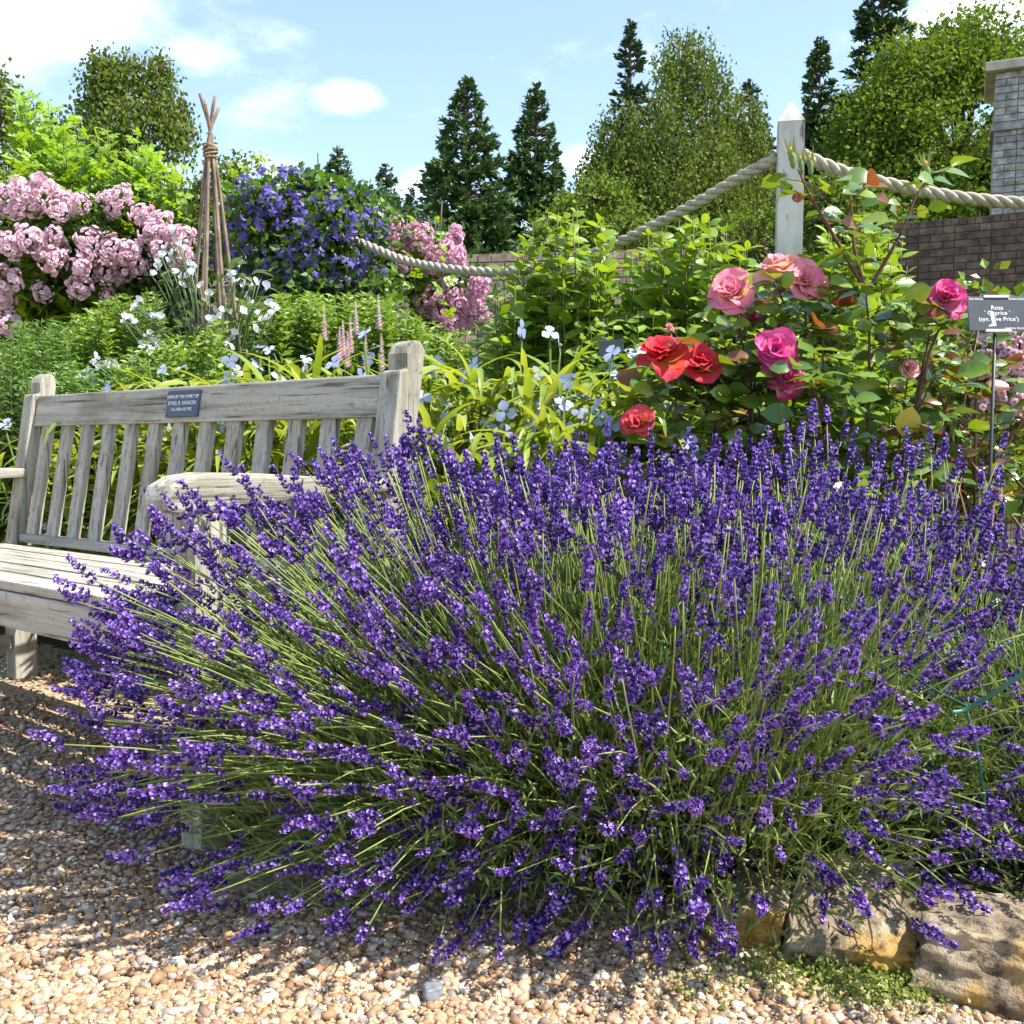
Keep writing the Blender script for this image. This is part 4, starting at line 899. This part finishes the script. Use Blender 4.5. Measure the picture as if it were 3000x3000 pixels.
herb('small leaved plant at the near side of the bench end', -60, 70, 3.75, ([-60, 70], [690, 700]), m_ramble, 50, .045)

# pale pink flower spires
def spire_mesh():
    parts = []; 
    for i in range(70):
        t = i / 70; a = i * 2.4; d = [math.cos(a), math.sin(a), .5]; parts.append(xf(KITEW, frames([d], [[0, 0, 1]], .02 * (1.1 - t * .8))[0], (0, 0, t * .14)))
    t = join(parts); V = t[0]; return (np.stack([V[:, 0], V[:, 2], -V[:, 1]], -1),) + t[1:]
SPIRE = mesh('spire', spire_mesh(), m_spikepink)
for i, (px, py, Y) in enumerate([(648, 640, 3.8), (662, 635, 3.85), (640, 650, 3.75), (672, 600, 4.0), (715, 590, 4.0), (690, 665, 3.7), (720, 665, 3.7), (612, 610, 4.0), (1090, 615, 3.5), (1140, 640, 3.4), (655, 660, 3.7)]):
    p = at(px, py, Y); pb = np.array([p[0] + random.uniform(-.03, .03), Y + .05, .05])
    lab = 'slim pink and white flower spire among leaves behind the bench' if px < 1000 else 'slim pink flower spire between mock orange and red roses'
    r_ = thing('flower_spire', pb, lab, 'flower', 'pink flower spires')
    o = obj('flower_spike', SPIRE, r_, Matrix.Translation(Vector((p - pb - np.array([0, 0, .07])).tolist())) @ Matrix.Rotation(R(90) + random.uniform(-.15, .15), 4, 'X') @ Matrix.Rotation(random.random() * 6, 4, 'Y'))
    obj('stem', mesh('stem', tubes(np.array([[[0, 0, 0], (p - pb) * .5 + [0, .01, 0], p - pb]]), .0022, 5), m_stem), r_)

# ------------------------------------------------------------------ spiderwort (strap leaves, pale blue flowers)
def strap(curve, w, twist=0.0, seg=7):
    V, Fs = [], []; x = y = 0.0; a = R(75); yv = zv = 0.0
    for i in range(seg + 1):
        t = i / seg; hw = w / 2 * min(1, .75 + t) * (1 - t ** 3) ** .9 + .001
        V += [(-hw, yv, zv + hw * .35), (0, yv, zv), (hw, yv, zv + hw * .35)]
        an = curve[0] + (curve[1] - curve[0]) * t; yv += math.cos(an) / seg; zv += math.sin(an) / seg
    for i in range(seg):
        a = i * 3; Fs += [(a, a + 1, a + 4, a + 3), (a + 1, a + 2, a + 5, a + 4)]
    return tpl(V, Fs)
STRAPS = [strap((R(50), R(-55)), .085), strap((R(42), R(-75)), .095), strap((R(60), R(0)), .08), strap((R(28), R(-40)), .09), strap((R(55), R(-100)), .085)]
def three_petal():
    pet = leaf(1.0, 4, .05, .12, .58); return join([xf(pet, frames([[math.cos(a), math.sin(a), .15]], [[0, 0, 1]], 1.0)[0]) for a in (0.2, 2.3, 4.4)])
BLUEF = three_petal()
def spiderwort(px, Y, top, label, n=360, nf=11, rad=.28, parts=70):
    p = at(px, top, Y); H = p[2]; c = np.array([p[0], Y, float(bed_h(p[0], Y))])
    root = thing('spiderwort_clump', c, label, 'plant', 'strap-leaved spiderwort clumps behind the bench')
    az = U(0, 2 * math.pi, n); rr = rad * np.sqrt(U(0, 1, n)); z = c[2] + (H - c[2]) * U(.15, .86, n) 
    P = np.stack([c[0] + np.cos(az) * rr, c[1] + np.sin(az) * rr, z], -1); az2 = az + RNG.normal(0, .8, n)
    d = np.stack([np.cos(az2), np.sin(az2), np.zeros(n)], -1); L = U(.17, .31, n)
    M = frames(d, np.array([0, 0, 1.]) + RNG.normal(0, .18, (n, 3)), np.stack([L * U(.85, 1.25, n), L, L], -1))
    place(root, 'leaf', STRAPS, m_strap, M, P, parts, 'foliage')
    m_ = 26; t_ = np.stack([c[0] + U(-rad, rad, m_), c[1] + U(-rad, rad, m_), (H - .02) * np.where(np.arange(m_) < nf, U(.8, 1.02, m_), U(.5, .75, m_))], -1); b_ = t_.copy(); b_[:, :2] = c[:2] + (t_[:, :2] - c[:2]) * .5; b_[:, 2] = c[2]
    obj('stem_mass', mesh('stem_mass', tubes(bez(b_, (b_ + t_) / 2, t_, 5) - c, .0035, 5), m_stem, True), root, kind='stuff')
    FP = t_[:nf] + np.array([0, 0, .02]); FP = np.concatenate([FP, np.stack([c[0] + U(-rad, rad, nf), c[1] - U(.1, rad, nf), H * U(.5, .9, nf)], -1)]); k = len(FP)
    zz = rdir(k, .9); zz[:, 1] -= .4; zz = nrm(zz); x = nrm(np.cross(zz, rdir(k))); place(root, 'flower', BLUEF, m_blue, np.stack([x, np.cross(zz, x), zz], -1) * U(.023, .032, k)[:, None, None], FP, 40, 'flower_mass')
    bb = rdir(24) * .018 + FP[RNG.integers(0, k, 24)]; obj('bud_mass', mesh('bud_mass', replicate(ico(), np.array([np.eye(3) * s for s in U(.005, .008, 24)]), bb - c), m_fertile, True), root, kind='stuff')
for a in [(60, 3.78, 850, 'yellow-green spiderwort seen through the far bench slats'), (200, 3.58, 780, 'spiderwort behind the bench slats next to the far post'), (330, 3.4, 740, 'spiderwort just below the plaque, behind the slats'),
          (420, 3.38, 672, 'spiderwort arching over the top rail beside the plaque'), (530, 3.2, 655, 'spiderwort over the middle of the bench rail'), (650, 3.1, 660, 'spiderwort under the pink spires behind the bench rail'),
          (820, 3.0, 655, 'spiderwort next to the near bench post'), (930, 2.95, 650, 'spiderwort with dark plant label among its leaves'), (1050, 2.9, 650, 'spiderwort between label and red roses'),
          (1150, 2.85, 665, 'spiderwort close against the red roses'), (870, 2.66, 730, 'low spiderwort between bench post and lavender'), (1000, 2.68, 750, 'low spiderwort behind the lavender tips'), (1120, 2.7, 770, 'low spiderwort with arching leaves beside the lowest red rose')]:
    spiderwort(*a)
for px, py, Y, lab, rot in ((890, 715, 2.82, 'small dark plant label half hidden in spiderwort leaves', .5), (1153, 657, 3.15, 'small dark plant label beside a pink spire', -.2)):
    p = at(px, py, Y); r_ = thing('plant_label', (p[0], Y, .05), lab, 'plant label', 'plant labels in the border')
    obj('plate', mesh('plate', box((-.04, -.002, -.025), (.04, .002, .025), .001), m_black), r_, Matrix.Translation((0, 0, p[2] - .05)) @ Matrix.Rotation(rot, 4, 'Z') @ Matrix.Rotation(R(-6), 4, 'X'))
    obj('stake', mesh('stake', box((-.003, .004, 0), (.003, .008, p[2] - .06)), m_steel), r_)

# ------------------------------------------------------------------ the roses
RY = 2.52
petal_t = {}
def petal_mesh(cols, name):
    m, nt, b, out = newmat(name)
    t = N(nt, 'TexCoord'); sx = N(nt, 'SeparateXYZ'); link(nt, t.outputs['Generated'], sx.inputs[0])
    c = ramp(nt, sx.outputs[1], cols, [.0, .35, .75, 1.0][:len(cols)]); link(nt, c, b.inputs['Base Color']); b.inputs['Roughness'].default_value = .55; b.inputs['Specular IOR Level'].default_value = .25
    tr = N(nt, 'BsdfTranslucent'); link(nt, c, tr.inputs[0]); ms = N(nt, 'MixShader'); ms.inputs[0].default_value = .45
    link(nt, b.outputs[0], ms.inputs[1]); link(nt, tr.outputs[0], ms.inputs[2]); link(nt, ms.outputs[0], out.inputs[0])
    g = 6; V, Fs = [], []
    for j in range(g + 1):
        t_ = j / g; hw = .5 * math.sin(math.pi * min(1, .18 + t_ * .62)) ** .7 * (1 if t_ < .8 else 1 - (t_ - .8) * 1.0)
        for i in range(g + 1):
            u = i / g * 2 - 1; yy = t_ * (1 - .10 * u * u * t_)
            zz = .34 * (u * u) * .6 * (1 - t_ * .5) + .22 * math.sin(t_ * math.pi * .55) - .28 * max(0, t_ - .70) ** 1.0 * 1.2 + .055 * math.sin(u * 6.5 + t_ * 5) * t_ * t_
            V.append((u * hw, yy, zz))
    for j in range(g):
        for i in range(g):
            a = j * (g + 1) + i; Fs.append((a, a + 1, a + g + 2, a + g + 1))
    return mesh('petal', tpl(V, Fs), m, True)
PET = {'pink': petal_mesh([(.85, .66, .16), (.88, .62, .36), (.86, .30, .42), (.84, .20, .40)], 'petal_pink'),
       'orange': petal_mesh([(.86, .66, .14), (.88, .62, .32), (.88, .46, .46), (.86, .34, .48)], 'petal_orange_pink'),
       'red': petal_mesh([(.78, .32, .06), (.76, .12, .06), (.70, .03, .05), (.72, .06, .12)], 'petal_red'),
       'magenta': petal_mesh([(.86, .66, .40), (.84, .40, .50), (.74, .08, .32), (.66, .03, .24)], 'petal_magenta'),
       'coral': petal_mesh([(.85, .62, .08), (.84, .36, .10), (.76, .09, .10), (.78, .10, .20)], 'petal_coral')}
def sepal_tpl():
    lf = leaf(.3, 3, .1, .2, .4); return join([xf(lf, frames([[math.cos(a), math.sin(a), -.1]], [[0, 0, 1]], .022)[0]) for a in np.arange(5) * 1.257] + [xf(ico(), np.diag([.006, .006, .008]), (0, 0, -.008))])
SEP = mesh('flower', sepal_tpl(), m_fertile, True)
def rose_flower(root, p, dia, kind, facing, open_=1.0, rings=None):
    loc = np.array(root.matrix_basis.translation); z = Vector(facing).normalized(); q_ = z.to_track_quat('Z', 'Y').to_matrix().to_4x4()
    fl = obj('flower', SEP, root, Matrix.Translation(Vector((p - loc).tolist())) @ q_)
    for ring, (n_, el, s, r0) in enumerate(rings or ((5, 6, .56, .02), (5, 24, .52, .02), (5, 44, .44, .02), (4, 62, .36, .015), (3, 76, .28, .01))):
        for j in range(n_):
            a = j * 2 * math.pi / n_ + ring * .55 + random.uniform(-.2, .2); e = R(el * open_ + random.uniform(-17, 17)); d = np.array([math.cos(a) * math.cos(e), math.sin(a) * math.cos(e), math.sin(e)]); up = np.array([-math.cos(a) * math.sin(e), -math.sin(a) * math.sin(e), math.cos(e)])
            M = frames(d[None], up[None], dia * s * random.uniform(.82, 1.16) * np.array([[random.uniform(.95, 1.35), 1, random.uniform(.7, 1.5)]]))[0]
            M = M @ np.array(Matrix.Rotation(random.uniform(-.4, .4), 3, 'Y'))
            obj('petal', PET[kind], fl, m4(M, np.array([math.cos(a), math.sin(a), 0]) * dia * r0 + np.array([0, 0, .004 * ring])))
    return fl
def bud(root, p, s=1.0):
    loc = np.array(root.matrix_basis.translation); prof = [(.0, .003), (.008, .007), (.016, .006), (.024, .0085), (.036, .006), (.046, .001)]
    V, Fs = [], []
    for h, r_ in prof:
        for j in range(8): a = j * math.pi / 4; V.append((math.cos(a) * r_ * s, math.sin(a) * r_ * s, h * s))
    for i in range(len(prof) - 1):
        for j in range(8): Fs.append((i * 8 + j, i * 8 + (j + 1) % 8, i * 8 + 8 + (j + 1) % 8, i * 8 + 8 + j))
    t = tpl(V, Fs); sep = [xf(leaf(.14, 4, .1, -.12, .3), frames([[math.cos(a) * .22, math.sin(a) * .22, 1]], [[math.cos(a), math.sin(a), 0]], .062 * s)[0], (0, 0, .012 * s)) for a in np.arange(5) * 1.257]
    b_ = obj('bud', mesh('bud', join([t] + sep), m_fertile, True), root, Matrix.Translation(Vector((p - loc).tolist())) @ Matrix.Rotation(random.uniform(-.2, .2), 4, 'Y'))
    tip = obj('bud_tip', mesh('bud_tip', xf(ico(), np.diag([.006 * s, .006 * s, .012 * s]), (0, 0, .038 * s)), PET['coral'].materials[0], True), b_)
def compound(root, node, d, size, up=(0, 0, 1), n5=True):
    """rose leaf of 3-5 leaflets: returns lists of transforms"""
    d = nrm(np.array(d)[None])[0]; side = np.cross(d, up); side /= np.linalg.norm(side) + 1e-9; out = []
    droop = np.array([0, 0, -.35])
    stalk = [node, node + d * size * .55 + droop * size * .08, node + d * size * 1.3 + droop * size * .4]
    out.append((stalk[2], d + droop * .8, size))
    for s in (-1, 1):
        out.append((stalk[1] * .35 + stalk[2] * .65, d * .55 + side * s + droop * .5, size * .85))
        if n5: out.append((stalk[1], d * .45 + side * s + droop * .4, size * .68))
    return out, stalk
def rose_bush(label, canes, flowers, buds, n_parts, leafsize=.062, extra=None, step=.052, mat=m_roseleaf, bronze=.12, group='roses in the border'):
    c = np.array([canes[0][0][0], canes[0][0][1], float(bed_h(canes[0][0][0], canes[0][0][1]))]); root = thing('rose_bush', c, label, 'rose bush', group)
    TR, stalks = [], []
    for pts in canes:
        path = spline(pts, 16); r_ = np.linspace(.0055, .0022, 16)
        obj('cane', mesh('cane', tubes((path - c)[None], r_[None], 7), m_rosecane, True), root)
        ln = np.linalg.norm(np.diff(path, axis=0), axis=1).sum(); nn = int(ln / step); ph = random.uniform(0, 6)
        for j in range(nn):
            t = .12 + .86 * (j + random.random() * .6) / max(1, nn); 
            if t > .985: continue
            f = t * 15; a = int(f); p = path[a] + (path[min(a + 1, 15)] - path[a]) * (f - a); an = ph + j * 2.4; d = np.array([math.cos(an), math.sin(an), .45])
            o_, s_ = compound(root, p, d, leafsize * random.uniform(.75, 1.25), n5=random.random() < .6); TR += o_; stalks.append(s_)
    P = np.array([t[0] for t in TR]); D = np.array([t[1] for t in TR]); S = np.array([t[2] for t in TR]); up = np.array([.35, -.55, .75]) + RNG.normal(0, .42, P.shape)
    qx, qy, _ = proj(P); okl = ~((qx > 1800) & (qy > 530) & (qy < 650) & (P[:, 1] < 2.46)); P, D, S, up = P[okl], D[okl], S[okl], up[okl]
    M = frames(D, up, S); br = U(0, 1, len(P)) < bronze
    place(root, 'leaf', [ROSELEAF, ROSELEAF2], mat, M[~br], P[~br], n_parts, 'foliage', True, mass_tpl=None)
    place(root, 'bronze_leaf', [ROSELEAF], m_roseleafred, M[br], P[br], max(10, int(n_parts * .12)), 'bronze_foliage', True)
    obj('leaf_stalk_mass', mesh('leaf_stalk_mass', tubes(np.array(stalks) - c, .0012, 4), m_roseleafred), root, kind='stuff')
    for p, dia, kind, fc, *op in flowers: rose_flower(root, p, dia, kind, fc, *(op or [1.0]))
    for p, s in buds: bud(root, p, s)
    return root
def A(px, py, dy=0.0): return at(px, py, RY + dy)
def rc(n, x0, x1, y0, y1, bx, Y0, Y1):
    out = []
    for _ in range(n):
        tip = at(random.uniform(x0, x1), random.uniform(y0, y1), random.uniform(Y0, Y1)); b_ = at(random.uniform(*bx), 1000, RY + random.uniform(-.05, .15)); b_[2] = .06
        mid = b_ * .5 + tip * .5 + RNG.normal(0, .08, 3); out.append([b_, mid, tip])
    return out
bA = A(1640, 1000); bA[2] = .06
canesA = [[bA, A(1638, 800), A(1640, 640), A(1633, 545)], [A(1633, 548), A(1570, 440), A(1530, 372), A(1505, 318, -.02)], [A(1636, 552), A(1700, 440), A(1728, 370), A(1752, 338)], [A(1632, 545), A(1612, 470), A(1607, 400), A(1604, 370)],
          [bA, A(1740, 720, -.02), A(1790, 600, -.03), A(1785, 570, -.02)], [bA, A(1560, 800, -.1), A(1500, 740, -.12), A(1470, 690, -.1)]]
fA = [(A(1782, 572, -.04), .10, 'magenta', (-.1, -.8, .6)), (A(1462, 668, -.12), .105, 'magenta', (-.15, -.9, .35)), (A(1478, 710, -.12), .095, 'magenta', (.1, -.9, -.1)), (A(1710, 702, -.05), .05, 'orange', (.1, -.8, .6), 1.5), (A(1572, 632, -.03), .045, 'pink', (.0, -.3, 1), 1.9)]
bdA = [(A(1497, 318, -.02), 1.1), (A(1513, 328, -.04), .9), (A(1530, 330), 1.0), (A(1752, 345), 1.15), (A(1604, 372), .9)]
roseA = rose_bush('tall rose with forked red cane and buds next to the black name plate', canesA + rc(9, 1560, 1880, 580, 900, (1600, 1700), 2.45, 2.85), fA, bdA, 260, .066, bronze=.14)
bB = A(1420, 960); bB[2] = .06
canesB = [[bB, A(1420, 800), A(1400, 650), A(1388, 580)], [bB, A(1470, 760), A(1490, 620), A(1468, 545)], [bB, A(1500, 740), A(1520, 620), A(1512, 555)], [bB, A(1360, 830), A(1280, 740), A(1252, 690)], [bB, A(1380, 800), A(1330, 730), A(1318, 700)], [bB, A(1320, 900), A(1240, 850), A(1205, 815)]]
fB = [(A(1385, 560, -.04), .112, 'pink', (-.35, -.8, .45)), (A(1466, 522, -.02), .11, 'orange', (-.1, -.5, .85)), (A(1512, 538, -.03), .11, 'pink', (.25, -.85, .35), .75), (A(1250, 682, -.08), .112, 'red', (-.2, -.7, .7)), (A(1318, 692, -.06), .10, 'red', (.1, -.8, .55), 1.25),
      (A(1202, 803, -.10), .088, 'coral', (-.1, -.9, .4)), (A(1415, 605, .03), .05, 'magenta', (.2, -.6, .7)), (A(1262, 625, .1), .03, 'orange', (0, -.5, .8), 1.8)]
rose_bush('rose bush bearing scarlet and pink-yellow blooms behind the lavender', canesB + rc(12, 1180, 1600, 590, 880, (1330, 1560), 2.45, 2.85), fB, [], 260, .062, bronze=.10)
bC = A(1850, 980, .2); bC[2] = .06
rose_bush('bushy rose with bronze young leaves round the name plate stake', [[bC, A(1840, 800, .1), A(1850, 680, .1)]] + rc(15, 1730, 1990, 640, 940, (1780, 1950), 2.55, 3.0), [], [], 160, .046, bronze=.3)
# pale pink floribunda beyond the plate
rt = thing('rose_bush', (at(1890, 700, 2.95)[0], 2.95, .05), 'pale pink cluster rose behind the name plate stake', 'rose bush', 'roses in the border')
P = np.array([at(a, c_, 2.95) for a, c_ in ((1850, 690), (1880, 700), (1905, 660), (1920, 690), (1900, 740), (1850, 770), (1925, 640), (1870, 650), (1925, 760))]); k = len(P); z = nrm(rdir(k) + np.array([0, -1, .4])); x = nrm(np.cross(z, rdir(k)))
place(rt, 'flower_cluster', CLUST, m_pink, np.stack([x, np.cross(z, x), z], -1) * .72, P, 50, 'flower_mass'); cloud_leaves(rt, at(1890, 760, 3.05), (.25, .15, .35), 1500, m_roseleaf, .045)
bb_ = np.tile([[P[:, 0].mean(), 2.97, .05]], (k, 1)); obj('stem_mass', mesh('stem_mass', tubes(bez(bb_, (bb_ + P) / 2, P, 5) - np.array(rt.matrix_basis.translation), .003, 5), m_rosecane), rt, kind='stuff')
# magenta spire behind the plate
# yellow leaf on cane
ylp = A(1703, 800, -.1) - np.array(roseA.matrix_basis.translation)
obj('yellow_leaf', mesh('yellow_leaf', leaf(.8, 7, .1, .2, .5, .05), m_yleaf, True), roseA, m4(frames([[.2, -.3, .9]], [[-.1, -1, .2]], .075)[0], ylp - np.array([0, 0, .03])), 'bright yellow withering leaf')

# ------------------------------------------------------------------ rose name plate
SY = 2.36
sp_ = at(1881, 592, SY); sb = ground(1862, 1000)
root = thing('name_plate', (sp_[0] - .012, SY + .02, .05), 'black plate engraved with a rose name on a thin dark stake', 'plant label'); loc = np.array(root.matrix_basis.translation)
S_ = 108 / F * SY / 2; Hs = 66 / F * SY / 2
T0 = Matrix.Translation(Vector((sp_ - loc).tolist())) @ Matrix.Rotation(R(-12), 4, 'X')
plate = obj('plate', mesh('plate', box((-S_, -.0015, -Hs), (S_, .0015, Hs), .0008), m_black), root, T0)
RX = Matrix.Rotation(math.pi / 2, 4, 'X')
for s, x, z, size, al in (('Rosa', 0, .014, .0150, 'CENTER'), ("' Caprice '", 0, .001, .0150, 'CENTER'), ("(syn. 'Eve Price')", .002, -.014, .0145, 'CENTER'), ('950-90GAL', -S_ + .003, Hs - .0065, .0075, 'LEFT'), ('ROSACEAE', S_ - .003, Hs - .0065, .0075, 'RIGHT'), ('GARDEN ORIGIN', S_ - .003, -Hs + .005, .0065, 'RIGHT')):
    text(s, size, plate, Matrix.Translation((x, -.0019, z)) @ RX, m_white, align=al)
for zc_ in (Hs, -Hs): obj('clip', mesh('clip', box((-.030, -.004, zc_ - .003), (.030, .004, zc_ + .003), .001), m_white), plate)
m_drop = plain('bird_dropping', (.75, .75, .72), .8, .2)
obj('bird_dropping', mesh('bird_dropping', tpl([(-.018, -.0021, .004), (-.010, -.0021, .006), (-.007, -.0021, -.012), (-.004, -.0021, -.030), (-.010, -.0021, -.031), (-.024, -.0021, -.032), (-.014, -.0021, -.024)], [(0, 6, 5, 4, 3, 2, 1)]), m_drop), plate)
top_ = sp_ - loc - np.array([0, -.006, Hs]); ft = at(1864, 1000, SY) - loc; ft2 = top_ + (ft - top_) * ((top_[2]) / (top_[2] - ft[2]))
obj('stake', mesh('stake', tubes(np.array([[ft2, (ft2 + top_) / 2, top_ + np.array([0, 0, .05])]]), .0042, 8), m_steel, True), root)

# ------------------------------------------------------------------ green wire plant support
root = thing('plant_support', (ground(1885, 1690)[0], ground(1885, 1690)[1], .03), 'green coated wire hoop with thin leg among the sparse lavender', 'plant support'); loc = np.array(root.matrix_basis.translation)
J = at(1824, 1338, 1.42)
def wire(name, pts, r_=.0034): obj(name, mesh(name, tubes((spline(pts, 16) - loc)[None], r_ * .78, 8), m_wire, True), root)
wire('cross_bar', [J + np.array([.004, 0, .002]), at(1760, 1300, 1.52), at(1690, 1255, 1.65), at(1590, 1195, 1.86)], .0030)
wire('cross_bar', [J + np.array([-.025, -.004, -.004]), J, at(1880, 1305, 1.40), at(1960, 1250, 1.38)], .0046)
wire('cross_bar', [at(1575, 1177, 1.9), at(1700, 1190, 1.86), at(1830, 1205, 1.82), at(1990, 1226, 1.78)], .0032)
wire('leg', [J + np.array([0, .003, 0]), at(1845, 1420, 1.43), at(1862, 1560, 1.46), np.array([ground(1886, 1700)[0], ground(1886, 1700)[1] + .02, .0])], .0034)
wire('leg', [at(1578, 1178, 1.9), at(1580, 1250, 1.92), np.array([at(1582, 1300, 1.93)[0], 1.93, .0])], .003)

# ------------------------------------------------------------------ small weeds at the stone foot
m_weed = leafmat('weed_leaf', [(.16, .23, .04), (.26, .33, .07), (.34, .38, .11)], trans=.35)
def weeds(label, px, py, n, sx, sy, mat=m_weed, sz_=.0075):
    c = ground(px, py); root = thing('weed_patch', (c[0], c[1], .002), label, 'weeds', 'small weeds on the gravel'); loc = np.array(root.matrix_basis.translation)
    g = c + RNG.normal(0, 1, (n, 3)) * np.array([sx, sy, 0]); h = np.abs(RNG.normal(.009, .010, n)) + .003; g[:, 2] = h
    obj('leaf_mass', mesh('leaf_mass', replicate(KITEW, frames(rdir(n, .5), rdir(n, 1.5), U(.5, 1.3, n) * sz_), g - loc), mat), root, kind='stuff')
    b_ = g[:n // 6].copy(); b_[:, 2] = 0; obj('stem_mass', mesh('stem_mass', tubes(bez(b_, (b_ + g[:n // 6]) / 2, g[:n // 6], 3) - loc, .0007, 3), m_stem), root, kind='stuff')
weeds('spreading light green weed at the lichened stone foot', 1590, 1850, 1500, .05, .035)
weeds('little weed tuft between lichened stone and pitted block', 1690, 1880, 900, .04, .03)
weeds('sparse weed tuft in gravel before the dark edging stone', 1440, 1840, 260, .035, .03)
weeds('low moss and weed patch by the rear bench leg', 90, 1250, 700, .16, .10, m_phloxd)
weeds('flat weeds in open gravel under hanging lavender heads', 1300, 1890, 160, .05, .03)
